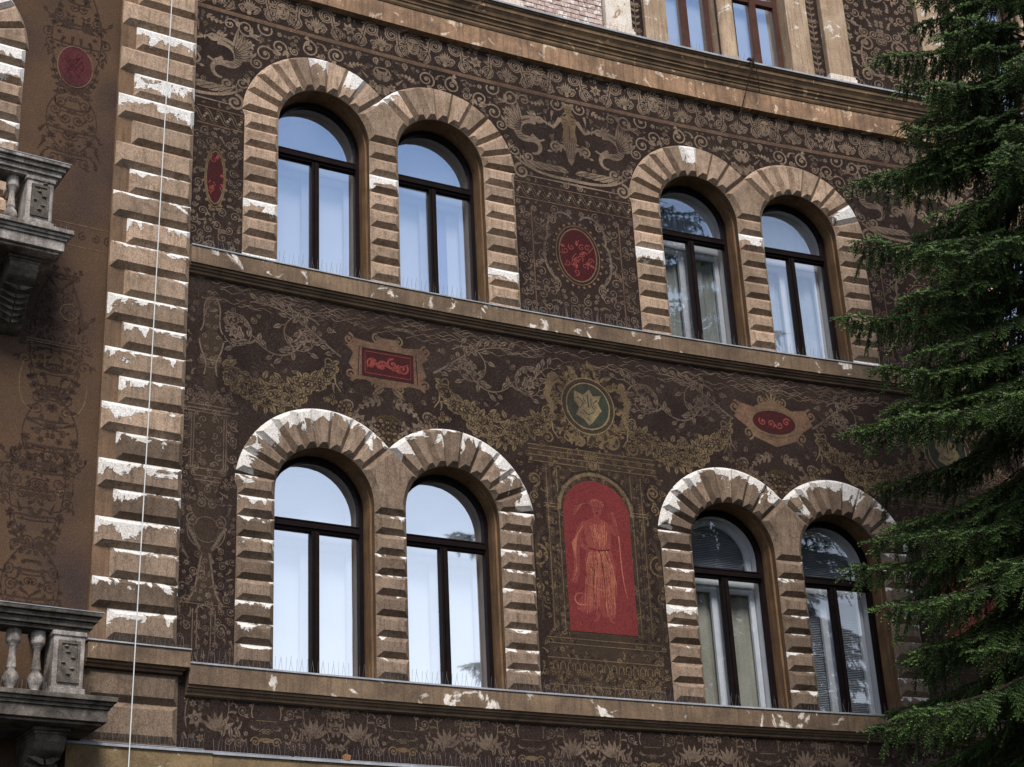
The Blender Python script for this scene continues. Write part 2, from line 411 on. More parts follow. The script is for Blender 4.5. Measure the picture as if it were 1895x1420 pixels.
def surround(u0, fl, parent=BLD):
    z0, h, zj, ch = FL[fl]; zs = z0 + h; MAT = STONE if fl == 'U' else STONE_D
    mb = MB()
    for (a, b, c) in pair_openings(u0, fl): reveal(mb, a, b, c)
    sur = mb.obj('window_surround', JAMB, parent)
    uc1 = u0 + OW / 2; uc2 = uc1 + OW + PM; ax = (uc1 + uc2) / 2
    phX = math.acos((OW + PM) / 2 / ROUT); zX = zs + ROUT * math.sin(phX)
    d0 = math.asin(max(.0, min(.4, (zj - zs) / (RIN + .2))))
    # piers
    js = [zj - ch * k for k in range(0, 12) if zj - ch * k > z0 - .26]
    js[-1] = max(js[-1], z0 - .05)
    for k in range(len(js) - 1):
        top, bot = js[k], js[k + 1]
        if top - bot < .06: continue
        for side in (0, 1, 2):
            if side == 0: ua, ub = u0 - T_, u0
            elif side == 2: ua, ub = u0 + PAIRW, u0 + PAIRW + T_
            else: ua, ub = u0 + OW, u0 + OW + PM
            if side == 1 and k == 0 and (fl == 'L'): continue
            if k == 0 and side != 1:       # block crossing the springing line
                s = -1 if side == 0 else 1; uc = uc1 if side == 0 else uc2
                po = [(uc + s * math.sqrt(max(ROUT ** 2 - (z - zs) ** 2, 0)) if z > zs else (ua if side == 0 else ub), z) for z in np.linspace(bot, top, 4)]
                pi_ = [(uc + s * math.sqrt(RIN ** 2 - max(z - zs, 0) ** 2), z) for z in np.linspace(top, bot, 4)]
                poly = po + pi_
            else: poly = [(ua, bot), (ub, bot), (ub, top), (ua, top)]
            block('stone_block', poly, sur, MAT, flake(fl), tz(bot, top))
    # voussoirs
    angs = np.linspace(PI - d0, phX, 10)
    for arch in (0, 1):
        uc = uc1 if arch == 0 else uc2
        for k in range(9):
            a, b = angs[k], angs[k + 1]
            if arch: a, b = PI - angs[k + 1], PI - angs[k]; a, b = max(a, b), min(a, b)
            poly = arc(uc, zs, ROUT, b, a, 4) + arc(uc, zs, RIN, a, b, 4)
            block('voussoir', poly, sur, MAT, flake(fl, 'arch'), (lambda U, Z, uc=uc: (math.hypot(U - uc, Z - zs) - RIN) / (ROUT - RIN)), d=.054)
    zb = js[1] if fl == 'L' else js[0]
    lft = [(u0 + OW, zb)] + ([(u0 + OW, zs)] if zb < zs - .02 else []) + arc(uc1, zs, RIN, max(0.0, math.asin(max(0, zb - zs) / RIN)) + .06, phX, 6)
    rgt = [(2 * ax - u, z) for u, z in lft][::-1]
    poly = lft + [(ax, zX - .0)] + rgt
    block('saddle_stone', poly, sur, MAT, -.2 if fl == 'L' else random.choice((-.35, -.1)), tz(zb, zX))
    return sur

# ------------------------------------------------------------------ windows
def arch_ring(mb, uc, zc, r0, r1, o0, o1, n=20):
    V = []; A = np.linspace(0, PI, n)
    for a in A:
        ca, sa = math.cos(a), math.sin(a)
        V += [(uc + r0 * ca, o0, zc + r0 * sa), (uc + r1 * ca, o0, zc + r1 * sa), (uc + r1 * ca, o1, zc + r1 * sa), (uc + r0 * ca, o1, zc + r0 * sa)]
    F = [(4 * i + j, 4 * i + 4 + j, 4 * i + 4 + (j + 1) % 4, 4 * i + (j + 1) % 4) for i in range(n - 1) for j in range(4)]
    F += [(0, 1, 2, 3), tuple(4 * (n - 1) + j for j in (3, 2, 1, 0))]
    mb.add(V, F)
def pane(name, poly, off, win, m):
    ti = random.uniform(-.004, .004); tj = random.uniform(-.006, .006)
    cu = sum(p[0] for p in poly) / len(poly); cz = sum(p[1] for p in poly) / len(poly)
    mb = MB(); mb.keep = True
    mb.add([(u, off + ti * (u - cu) + tj * (z - cz), z) for u, z in poly], [tuple(range(len(poly)))])
    return mb.obj(name, m, win)
def window(u0, z0, h, ztr, glass=GLASS, label=None):
    zs = z0 + h; uc = u0 + OW / 2; fw = .055; ri = RIN - .014
    mb = MB()
    for s in (0, 1):
        a = u0 + .014 if s == 0 else u0 + OW - .014 - fw
        mb.box(a, a + fw, -.375, -.295, z0 - .02, zs)
    arch_ring(mb, uc, zs, ri - fw, ri, -.375, -.295)
    mb.box(u0 + .014 + fw, u0 + OW - .014 - fw, -.375, -.30, z0 - .03, z0 + .03)
    win = mb.obj('window', FRAME, BLD)
    if label: win['label'] = label
    a, b = u0 + .014 + fw, u0 + OW - .014 - fw
    mb = MB(); mb.box(a, b, -.37, -.288, ztr - .065, ztr + .065); mb.box(a, b, -.30, -.262, ztr - .03, ztr + .03)
    mb.box(a, b, -.30, -.272, ztr + .045, ztr + .06); mb.obj('transom', FRAME, win)
    mb = MB(); mb.box(uc - .048, uc + .048, -.37, -.282, z0 + .03, ztr - .065); mb.box(uc - .02, uc + .02, -.29, -.262, z0 + .03, ztr - .065)
    mb.obj('mullion', FRAME, win)
    o = -.335
    pane('pane', [(a, z0 + .03), (uc - .048, z0 + .03), (uc - .048, ztr - .065), (a, ztr - .065)], o, win, glass)
    pane('pane', [(uc + .048, z0 + .03), (b, z0 + .03), (b, ztr - .065), (uc + .048, ztr - .065)], o, win, glass)
    th0 = math.asin(max(-.99, min(.99, (ztr + .065 - zs) / (ri - fw)))) if ztr + .065 > zs else 0
    top = [(uc + (ri - fw) * math.cos(t), zs + (ri - fw) * math.sin(t)) for t in np.linspace(th0, PI - th0, 22)]
    if ztr + .065 < zs: top = [(b, ztr + .065)] + top + [(a, ztr + .065)]
    pane('pane', top, o, win, glass)
    # inner casements and their white lining
    mb = MB(); oc = -.50
    for x0_, x1_ in ((a + .005, a + .075), (uc - .10, uc - .005), (uc + .005, uc + .10), (b - .075, b - .005)): mb.box(x0_, x1_, oc - .045, oc, z0 + .05, ztr - .1)
    for x0_, x1_ in ((a + .075, uc - .10), (uc + .10, b - .075)):
        mb.box(x0_, x1_, oc - .045, oc - .004, z0 + .05, z0 + .13); mb.box(x0_, x1_, oc - .045, oc - .004, ztr - .19, ztr - .1)
    mb.box(a, b, oc - .05, oc + .015, ztr - .1, ztr + .07)
    arch_ring(mb, uc, zs, ri - fw - .075, ri - fw + .02, oc - .045, oc)
    if zs > ztr + .1:
        mb.box(a, a + .075, oc - .045, oc, ztr + .07, zs - .002); mb.box(b - .075, b, oc - .045, oc, ztr + .07, zs - .002)
    mb.obj('inner_casement', WHITE, win)
    mb = MB(); mb.keep = False
    path = [(b + .012, z0), (b + .012, zs)] + arc(uc, zs, ri - fw + .02, .05, PI - .05, 20) + [(a - .012, zs), (a - .012, z0)]
    V = []
    for u, z in path: V += [(u, -.376, z), (u, -.60, z)]
    mb.add(V, [(2 * i, 2 * i + 1, 2 * i + 3, 2 * i + 2) for i in range(len(path) - 1)])
    mb.box(a, b, -.60, -.376, z0 - .02, z0 + .015)
    mb.obj('casement_lining', WHITE, win)
    return win
def cloth(name, u0, u1, z0, z1, off, m, folds=0, amp=.02, label='', cat='curtain', group=None, zc=None, ph=0):
    """hanging cloth; zc = springing height when its top follows the arch"""
    n = max(8, int((u1 - u0) * (60 if folds else 8))); us = np.linspace(u0, u1, n); V = []; F = []
    uc = (u0 + u1) / 2; R = (u1 - u0) / 2
    for i, u in enumerate(us):
        o_ = off + (amp * (math.sin(folds * (u - u0) * 6.28 + ph) + .5 * math.sin(folds * 2.3 * (u - u0) * 6.28 + 1 + ph)) if folds else .004 * math.sin(7 * u))
        zt = z1 if zc is None else zc + math.sqrt(max(R * R - (u - uc) ** 2, 0))
        V += [(u, o_, z0), (u, o_ * .6 + off * .4, zt)]
    F = [(2 * i, 2 * i + 2, 2 * i + 3, 2 * i + 1) for i in range(n - 1)]
    mb = MB(); mb.keep = True; mb.add(V, F); o = mb.obj(name, m, None, smooth=True)
    o.location = (0, 0, 0)
    return tag(o, label, cat, group)
def venetian(u0, u1, z0, z1, off, label, zc=None):
    t = thing('venetian_blind', label, 'blind', Wv((u0 + u1) / 2, off, z0))
    mb = MB(); z = z0; uc = (u0 + u1) / 2; R = (u1 - u0) / 2
    while z < z1 - .02:
        a, b = u0, u1
        if zc is not None and z > zc:
            dx = math.sqrt(max(R * R - (z - zc) ** 2, 0)); a, b = uc - dx, uc + dx
            if dx < .05: break
        mb.box(a, b, off - .012, off + .010, z, z + .004, seg=1)
        V = [(a, off + .012, z), (b, off + .012, z), (b, off - .012, z + .021), (a, off - .012, z + .021)]
        mb.add(V, [(0, 1, 2, 3)]); z += .024
    o = mb.obj('slat', SLAT, t); o['kind'] = 'stuff'
    mb = MB(); mb.box(u0, u1, off - .015, off + .014, z0 - .03, z0 - .004); mb.obj('bottom_rail', SLAT, t)
    return t

TRU, TRL = 11.85, 6.84
SUR = {}
for nm, u0 in (('A', UA), ('B', UB), ('C', UC)):
    for fl in 'UL': SUR[nm + fl] = surround(u0, fl)
WLAB = {}
for nm, u0 in (('A', UA), ('B', UB), ('C', UC)):
    for fl in 'UL':
        z0, h = FL[fl][:2]
        for k, uu in enumerate((u0, u0 + OW + PM)):
            window(uu, z0, h, TRU if fl == 'U' else TRL, GLASSD if (nm == 'B' and fl == 'L') else GLASSM if nm == 'B' else GLASS)
# cloths behind the panes
def inner(uu): return uu + .05, uu + OW - .05
a, b = inner(UA); z0, zs = ZU, ZU + HU
B2 = OW + PM
cloth('roller_blind', a, b, ZU - .02, 0, -.60, BLIND, 0, label='plain white blind behind the leftmost upper floor arched window', cat='blind', zc=ZU + HU)
cloth('roller_blind', a + B2, b + B2, ZU - .02, 0, -.60, BLIND, 0, label='white blind beside a blue drape, second upper floor window from the corner', cat='blind', zc=ZU + HU)
cloth('curtain', a + B2 + .78, a + B2 + .90, ZU, TRU - .08, -.575, m_plain('violet_blue_drape', (.16, .18, .42), (.22, .25, .48), 2, grain=(.9, 1.1), bump=0), 6, .01, label='narrow violet blue drape hanging in front of a white blind', cat='curtain')
cloth('roller_blind', a, b, ZL - .02, 0, -.60, BLIND, 0, label='plain white blind behind the leftmost lower floor arched window', cat='blind', zc=ZL + HL)
cloth('roller_blind', a + B2, b + B2, ZL - .02, 0, -.60, BLIND, 0, label='white blind in the lower floor window left of the red painted niche', cat='blind', zc=ZL + HL)
a, b = inner(UB)
cloth('curtain', a, b, ZU - .02, TRU - .05, -.60, CURT, 5, .03, label='grey green folded curtain in the upper window that mirrors spruce branches', cat='curtain')
cloth('curtain', a, b, TRU - .04, 0, -.62, CURTB, 4, .02, label='curtain in the arched fanlight that mirrors spruce branches', cat='curtain', zc=ZU + HU)
cloth('curtain', a + B2, b + B2, ZU - .02, TRU - .05, -.60, CURTB, 5, .03, label='blue grey folded curtain in the upper window nearest the spruce', cat='curtain', ph=2)
cloth('curtain', a + B2, b + B2, TRU - .04, 0, -.62, BLIND, 4, .015, label='pale net curtain in the arched fanlight of the upper window nearest the spruce', cat='curtain', zc=ZU + HU)
cloth('curtain', a, b, ZL - .02, TRL - .05, -.60, CURTBEI, 3.2, .02, label='dull beige long curtain in the lower window right of the red painted niche', cat='curtain')
venetian(a, b, TRL - .02, ZL + HL + .62, -.60, 'grey slatted blind in the arched fanlight above the dull beige curtain', zc=ZL + HL)
venetian(a + B2, b + B2, ZL + .02, ZL + HL + .62, -.60, 'tall grey slatted blind filling the lower window nearest the spruce', zc=ZL + HL)
a, b = inner(UC)
for zz, hh, s in ((ZU, HU, 'upper'), (ZL, HL, 'lower')):
    cloth('roller_blind', a, b, zz - .02, 0, -.60, BLIND, 0, label='pale blind in the %s floor arched window hidden behind the spruce' % s, cat='blind', zc=zz + hh)
    cloth('roller_blind', a + B2, b + B2, zz - .02, 0, -.60, BLIND, 0, label='pale blind in the %s floor arched window farthest right past the spruce' % s, cat='blind', zc=zz + hh)

# left bay window with its single arch
def left_surround():
    u0, z0, h = OPEN_LEFT[0]; zs = z0 + h; uc = u0 + OW / 2
    mb = MB(); reveal(mb, u0, z0, h); sur = mb.obj('window_surround', JAMB, BLD)
    z = zs
    zj = 12.13; ch = .2535
    k = 0
    while zj - ch * k > z0:
        top, bot = zj - ch * k, max(zj - ch * (k + 1), z0)
        for s in (0, 1):
            ua, ub = (u0 - T_, u0) if s == 0 else (u0 + OW, u0 + OW + T_)
            block('stone_block', [(ua, bot), (ub, bot), (ub, top), (ua, top)], sur, STONE, random.choice((-.3, .05, .25, .2)), tz(bot, top))
        k += 1
    A = np.linspace(PI - .06, .06, 12)
    for i in range(11):
        block('voussoir', arc(uc, zs, ROUT, A[i + 1], A[i], 4) + arc(uc, zs, RIN, A[i], A[i + 1], 4), sur, STONE, random.choice((-.35, 0, .2)), (lambda U, Z: (math.hypot(U - uc, Z - zs) - RIN) / (ROUT - RIN)), d=.054)
    window(u0, z0, h, TRU)
    cloth('roller_blind', u0 + .05, u0 + OW - .05, z0, 0, -.60, BLIND, 0, label='pale blind in the arched window above the upper balcony', cat='blind', zc=zs)
left_surround()

# ------------------------------------------------------------------ quoin pillar
mb = MB(); mb.box(-1.10, -.13, .0, .05, 5.0, 19.4)
QUO = mb.obj('quoin_pillar', m_plain('pillar_plaster', (.17, .105, .062), (.10, .065, .045), 2.2, streak=(.07, .045, .03)), BLD)
QL = {12: .45, 10: .5, 9: .5}
k = 0
z = 5.145
blocks_flake = []
while z < 19:
    top = z + .3363; long_ = (k % 2 == 1)
    ua = -1.085 if long_ else -.905
    f = random.uniform(-.12, .0) if z < 10.6 else random.choice((-.5, -.5, -.45, -.4, -.32))
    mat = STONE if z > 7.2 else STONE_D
    if k in (19, 20, 22): f = .14
    pl = [(ua, z), (-.13, z), (-.13, top), (ua, top)]
    b_ = block('quoin_block', pl, QUO, mat, f, (lambda U, Z, z=z, ua=ua, e=random.uniform(0, .45) if z < 10.6 else 0: (Z - z) / .3363 + e * max(0, 1 - (U - ua) / .3)), h=.118, d=.066, base=.0505)
    z = top; k += 1

# ------------------------------------------------------------------ bands and cornices
def band(name, u0, u1, prof, mat, split=None):
    mb = MB(); mb.sweep(prof, u0, u1); return mb.obj(name, mat, BLD)
def sill_band(zt, u0, u1):
    f = band('sill_band', u0, u1, [(.005, zt - .012), (.12, zt - .012), (.12, zt - .235), (.10, zt - .238), (.005, zt - .238)], FASCIA)
    mb = MB()
    mb.sweep([(.004, zt - .24), (.095, zt - .24), (.095, zt - .265), (.07, zt - .272), (.065, zt - .295), (.045, zt - .305), (.04, zt - .33), (.022, zt - .34), (.004, zt - .345)], u0, u1)
    mb.obj('moulding', MOULD, f)
    mb = MB(); mb.sweep([(.004, zt + .012), (.132, zt), (.134, zt - .016), (.1215, zt - .016), (.1215, zt - .009), (.004, zt - .005)], u0, u1); mb.obj('metal_flashing', METAL, f)
    return f
sill_band(ZU, -.128, 19.9); sill_band(ZL, -.0, 19.9)
# band stepping forward round the foot of the quoin
f = band('sill_band', -1.12, -.003, [(.005, 5.088), (.16, 5.088), (.16, 4.90), (.14, 4.897), (.005, 4.897)], FASCIA)
mb = MB(); mb.sweep([(.004, 4.895), (.12, 4.895), (.12, 4.87), (.085, 4.86), (.08, 4.835), (.004, 4.83)], -1.12, -.06); mb.obj('moulding', MOULD, f)
mb = MB(); mb.sweep([(.004, 5.112), (.175, 5.10), (.177, 5.085), (.162, 5.085), (.004, 5.09)], -1.13, .004); mb.obj('metal_flashing', METAL, f)
mb = MB(); mb.box(-1.10, -.08, 0, .012, 4.0, 4.83); Q2 = mb.obj('quoin_pillar', m_plain('pillar_plaster_low', (.15, .095, .06), (.09, .06, .042), 2.2), BLD)
for a, b in ((4.50, 4.83), (4.10, 4.50)):
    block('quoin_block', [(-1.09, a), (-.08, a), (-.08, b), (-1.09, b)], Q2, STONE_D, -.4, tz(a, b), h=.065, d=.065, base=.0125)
# lowest ledge
for (a, b, o1) in ((.262, 19.9, .15), (-1.3, .26, .19)):
    f = band('ledge', a, b, [(.005, 4.005), (o1, 4.005), (o1, 3.70), (o1 - .06, 3.66), (.005, 3.62)], LOWC)
    mb = MB(); mb.sweep([(.004, 4.06), (o1 + .02, 4.022), (o1 + .022, 3.995), (o1 + .002, 3.995), (.004, 4.01)], a, b); mb.obj('metal_flashing', METAL, f)
# main cornice between the painted storeys and the top floor
f = band('cornice', -9, 19.9, [(.003, 14.00), (.085, 14.02), (.09, 14.33), (.003, 14.33)], CORN); 
MCOR = f
mb = MB()
mb.sweep([(.003, 14.332), (.10, 14.332), (.115, 14.36), (.115, 14.40), (.13, 14.405), (.135, 14.44), (.15, 14.46), (.165, 14.465), (.165, 14.50), (.185, 14.51), (.20, 14.55), (.23, 14.59), (.24, 14.60), (.24, 14.655), (.26, 14.665), (.262, 14.69), (.003, 14.72)], -9, 19.9)
mb.obj('moulding', m_plain('cornice_moulding_plaster', (.17, .11, .065), (.07, .048, .033), 3, c3=(.32, .21, .12), f3=.62), MCOR)
mb = MB(); mb.sweep([(.003, 14.742), (.285, 14.722), (.288, 14.692), (.264, 14.692), (.264, 14.705), (.003, 14.725)], -9, 19.9); mb.obj('metal_flashing', METAL, MCOR)

# ------------------------------------------------------------------ top floor
def top_floor(ax, first):
    for s in (-1, 1):
        mb = MB(); lo, hi = sorted((ax + s * 1.07, ax + s * 1.45)); mb.box(lo, hi, .0, .07, TOPZ, 18.6)
        for e in (.10, .19, .28): mb.box(lo + e - .012, lo + e + .012, .07, .078, TOPZ, 18.6)
        mb.obj('jamb_pilaster', TOPST, BLD, bev=.008)
        if not (first and s == 0):
            mb = MB(); lo, hi = sorted((ax + s * 1.70, ax + s * 2.13)); mb.box(lo, hi, .0, .11, TOPZ + .25, 18.6)
            p_ = mb.obj('pilaster', WHPL if (first and s == -1) else TOPST, BLD, bev=.01)
            mb = MB(); mb.box(lo - .05, hi + .05, 0, .16, TOPZ, TOPZ + .13); mb.box(lo - .03, hi + .03, 0, .14, TOPZ + .13, TOPZ + .2); mb.box(lo - .015, hi + .015, 0, .125, TOPZ + .2, TOPZ + .25)
            mb.obj('pilaster_base', WHPL, p_, bev=.012)
    # round column between the lights
    mb = MB(); n = 14; V = []; F = []
    prof = [(TOPZ, .17), (TOPZ + .10, .17), (TOPZ + .11, .155), (TOPZ + .16, .165), (TOPZ + .2, .15), (TOPZ + .24, .135), (18.0, .125)]
    for z, r in prof: V += [(ax + r * math.cos(t), .0 + r * .9 * math.sin(t), z) for t in np.linspace(0, 2 * PI, n, endpoint=False)]
    for i in range(len(prof) - 1):
        for j in range(n): F.append((i * n + j, i * n + (j + 1) % n, (i + 1) * n + (j + 1) % n, (i + 1) * n + j))
    mb.add(V, F); mb.obj('column', TOPST, BLD, smooth=True)
    for (a, b) in top_windows(ax):
        mb = MB()
        for x in (a, b - .075): mb.box(x, x + .075, -.26, -.16, TOPZ + .02, 17.4)
        mb.box(a + .075, b - .075, -.26, -.165, TOPZ + .02, TOPZ + .11); mb.box(a + .075, b - .075, -.26, -.165, 17.3, 17.4)
        mb.box(a - .02, b + .02, -.3, .003, TOPZ - .06, TOPZ + .018)
        win = mb.obj('window', FRAMEB, BLD)
        c = (a + b) / 2
        mb = MB(); mb.box(c - .055, c + .055, -.255, -.15, TOPZ + .11, 17.3); mb.obj('mullion', FRAMEB, win)
        mb = MB(); mb.box(a + .075, c - .055, -.25, -.165, 16.2, 16.3); mb.box(c + .055, b - .075, -.25, -.165, 16.2, 16.3); mb.obj('transom', FRAMEB, win)
        for (p, q) in ((a + .075, c - .055), (c + .055, b - .075)):
            pane('pane', [(p, TOPZ + .11), (q, TOPZ + .11), (q, 16.2), (p, 16.2)], -.21, win, GLASS)
            pane('pane', [(p, 16.3), (q, 16.3), (q, 17.3), (p, 17.3)], -.21, win, GLASS)
        mb = MB(); V = [(a, .0, TOPZ), (a, -.26, TOPZ), (a, -.26, 17.4), (a, .0, 17.4), (b, .0, TOPZ), (b, -.26, TOPZ), (b, -.26, 17.4), (b, .0, 17.4)]
        mb.add(V, [(0, 1, 2, 3), (4, 5, 6, 7), (3, 2, 6, 7)]); mb.obj('reveal', TOPST, win)
tops = ('left', 'right')
for i, ax in enumerate(AX[1:4]):
    top_floor(ax, i == 1)
    for j, (a, b) in enumerate(top_windows(ax)):
        side = ('left', 'right')[j]
        lab = [('white blind of a top floor window above the leftmost arches, %s of its column' % side),
               ('white blind of the top floor window %s of the round sandy column' % side),
               ('white blind of the top floor window behind the spruce top, %s light' % side)][i]
        cloth('roller_blind', a + .02, b - .02, TOPZ, 17.4, -.34, BLIND, 0, label=lab, cat='blind')
TOPP = []
# bared brick between the first two window pairs
bu0, bu1 = AX[1] + 2.14, AX[2] - 2.14
row = 0; z = TOPZ + .03
mb = MB(); mb.box(bu0, bu1, .002, .014, TOPZ, 16.0); o = mb.obj('mortar_patch', m_plain('old_mortar', (.34, .27, .23), (.2, .15, .12), 5), BLD)
while z < 15.9:
    u = bu0 + (0 if row % 2 else -.14)
    while u < bu1:
        a, b = max(u, bu0 + .01), min(u + .262, bu1 - .01)
        if b - a > .06:
            mb = MB(); mb.box(a, b, .004, .026 + random.uniform(-.006, .008), z, z + .066 + random.uniform(-.004, .003), seg=1); mb.obj('brick', BRK, o)
        u += .28
    z += .081; row += 1

#PART2
# ------------------------------------------------------------------ sgraffito: flat scratched paintings on the wall
def in_surround(u, z, pad=.012):
    for u0 in (UA, UB, UC):
        for fl in 'UL':
            z0, h = FL[fl][:2]; zs = z0 + h
            if u0 - T_ - pad < u < u0 + PAIRW + T_ + pad and z0 - .3 < z < zs + ROUT + pad:
                if z < zs: return True
                for uc in (u0 + OW / 2, u0 + OW * 1.5 + PM):
                    if math.hypot(u - uc, z - zs) < ROUT + pad: return True
                if abs(u - u0 - PAIRW / 2) < .25 and z < zs + .7: return True
    return False
LEVEL = {3: 3, 11: 3}
class Orn:
    def __init__(s): s.items = []           # (polygon or quad strip, mat, level)
    def ribbon(s, pts, w0, m, w1=None, lev=1):
        pts = [tuple(p) for p in pts]
        if len(pts) < 2: return
        w1 = w0 if w1 is None else w1
        P = np.array(pts, float); d = np.gradient(P, axis=0); L = np.hypot(d[:, 0], d[:, 1]) + 1e-9
        nrm = np.stack([-d[:, 1] / L, d[:, 0] / L], 1); ww = np.linspace(w0, w1, len(P))[:, None] / 2
        A = P + nrm * ww; B = P - nrm * ww
        for i in range(len(P) - 1): s.items.append(([A[i], A[i + 1], B[i + 1], B[i]], m, lev))
    def fill(s, poly, m, lev=0):
        poly = [Vector((p[0], p[1], 0)) for p in poly]
        for t in geometry.tessellate_polygon([poly]): s.tri([np.array(poly[i][:2]) for i in t], m, lev)
    def tri(s, T, m, lev):
        e = [abs(T[i][0] - T[(i + 1) % 3][0]) for i in range(3)]; k = int(np.argmax(e))
        if e[k] < .28: s.items.append((T, m, lev)); return
        a, b, c = T[k], T[(k + 1) % 3], T[(k + 2) % 3]; q = (a + b) / 2
        s.tri([a, q, c], m, lev); s.tri([q, b, c], m, lev)
    def disc(s, c, r, m, lev=1, n=8, ry=None, a=0):
        ry = ry or r
        P = [np.array((c[0] + r * math.cos(t) * math.cos(a) - ry * math.sin(t) * math.sin(a), c[1] + r * math.cos(t) * math.sin(a) + ry * math.sin(t) * math.cos(a))) for t in np.linspace(0, 2 * PI, n, endpoint=False)]
        if max(r, ry) > .14: s.fill(P, m, lev)
        else: s.items.append((P, m, lev))
    def ring(s, c, r, w, m, lev=2, n=20, ry=None):
        ry = ry or r
        s.ribbon([(c[0] + r * math.cos(t), c[1] + ry * math.sin(t)) for t in np.linspace(0, 2 * PI, n)], w, m, lev=lev)
    def mirror(s, ax):
        s.items += [([np.array((2 * ax - p[0], p[1])) for p in P][::-1], m, l) for P, m, l in s.items]; return s
    def xf(s, du=0, dz=0, sc=1, fl=1, rot=0, about=(0, 0)):
        o = Orn(); c, k = math.cos(rot), math.sin(rot)
        for P, m, l in s.items:
            o.items.append(([np.array((du + fl * sc * (c * p[0] - k * p[1]), dz + sc * (k * p[0] + c * p[1]))) for p in P], m, l))
        return o
    def plus(s, o): s.items += o.items; return s
    def build(s, name, parent, clip=None, wall=True, label=None, kind=None):
        mb = MB(); mb.keep = True; used = {}
        for P, m, l in s.items:
            c = sum(P) / len(P)
            if clip and not (clip[0] < c[0] < clip[1] and clip[2] < c[1] < clip[3]): continue
            if wall and in_surround(c[0], c[1]): continue
            k = used.setdefault(m, len(used))
            a = sum(P[i][0] * P[(i + 1) % len(P)][1] - P[(i + 1) % len(P)][0] * P[i][1] for i in range(len(P)))
            if a < 0: P = P[::-1]
            mb.add([(p[0], .0015 + .0012 * l, p[1]) for p in P], [tuple(range(len(P)))], k)
        if not mb.f: return None
        o = mb.obj(name, [PMATS[m] for m in used], parent)
        if label: o['label'] = label
        if kind: o['kind'] = kind
        return o

def spiral_pts(c, r, a0, turns, ccw=1, n=26, rmin=.12):
    return [(c[0] + r * (1 - (1 - rmin) * t) * math.cos(a0 + ccw * turns * 2 * PI * t), c[1] + r * (1 - (1 - rmin) * t) * math.sin(a0 + ccw * turns * 2 * PI * t)) for t in np.linspace(0, 1, n)]
def curl(o, c, r, a0, turns=1.6, ccw=1, m=0, w=.03, eye=True):
    o.ribbon(spiral_pts(c, r, a0, turns, ccw), w, m, w * .6)
    if eye: o.disc(c, r * .22, m, 2, 7)
def bez(p0, p1, p2, p3, n=16):
    t = np.linspace(0, 1, n)[:, None]; p0, p1, p2, p3 = map(np.array, (p0, p1, p2, p3))
    return (1 - t) ** 3 * p0 + 3 * t * (1 - t) ** 2 * p1 + 3 * t * t * (1 - t) * p2 + t ** 3 * p3
def leaf(o, p, a, L, wd, m=0, vein=True, n=7):
    t = np.linspace(0, 1, n); wv = wd * np.sin(PI * t ** .8); c, s = math.cos(a), math.sin(a)
    top = [(p[0] + c * L * x - s * y, p[1] + s * L * x + c * y) for x, y in zip(t, wv)]
    bot = [(p[0] + c * L * x + s * y, p[1] + s * L * x - c * y) for x, y in zip(t, wv)][::-1]
    for i in range(n - 1):
        o.items.append(([np.array(top[i]), np.array(top[i + 1]), np.array(bot[n - 2 - i]), np.array(bot[n - 1 - i])], m, 1))
    if vein: o.ribbon([(p[0] + c * L * x, p[1] + s * L * x) for x in (.08, .9)], .012, 3, .004, lev=2)
def acanthus(o, p, a, L, m=0, k=4, bend=.5):
    """a lobed leaf that curls over at its tip"""
    q = np.array(p, float); an = a
    for i in range(k):
        st = L / k
        for s in (-1, 1): leaf(o, q, an + s * .85, st * 1.15 * (1 - i / (k + 2)), st * .27, m, False, 5)
        nq = q + st * np.array((math.cos(an), math.sin(an))); o.ribbon([q, nq], .03 * (1 - i / (k + 1)), m); q = nq; an += bend / k
    leaf(o, q, an, L / k, L * .07, m, False, 5)
def palmette(o, p, r, m=0, n=7, spread=2.2, a=PI / 2):
    for i in range(n):
        t = a - spread / 2 + spread * i / (n - 1); leaf(o, (p[0] + .02 * math.cos(t), p[1] + .02 * math.sin(t)), t, r * (1 - .28 * abs(i - (n - 1) / 2) / ((n - 1) / 2)), r * .085, m, False)
def flower(o, c, r, m=0, n=6):
    for i in range(n): leaf(o, c, 2 * PI * i / n + .3, r, r * .28, m, False, 5)
    o.disc(c, r * .28, 3, 2, 7); o.disc(c, r * .16, m, 3, 6)
def scroll_stem(o, pts, w, m=0):
    o.ribbon(pts, w, m, w * .8); o.ribbon(pts, w * .22, 3, w * .2, lev=2)
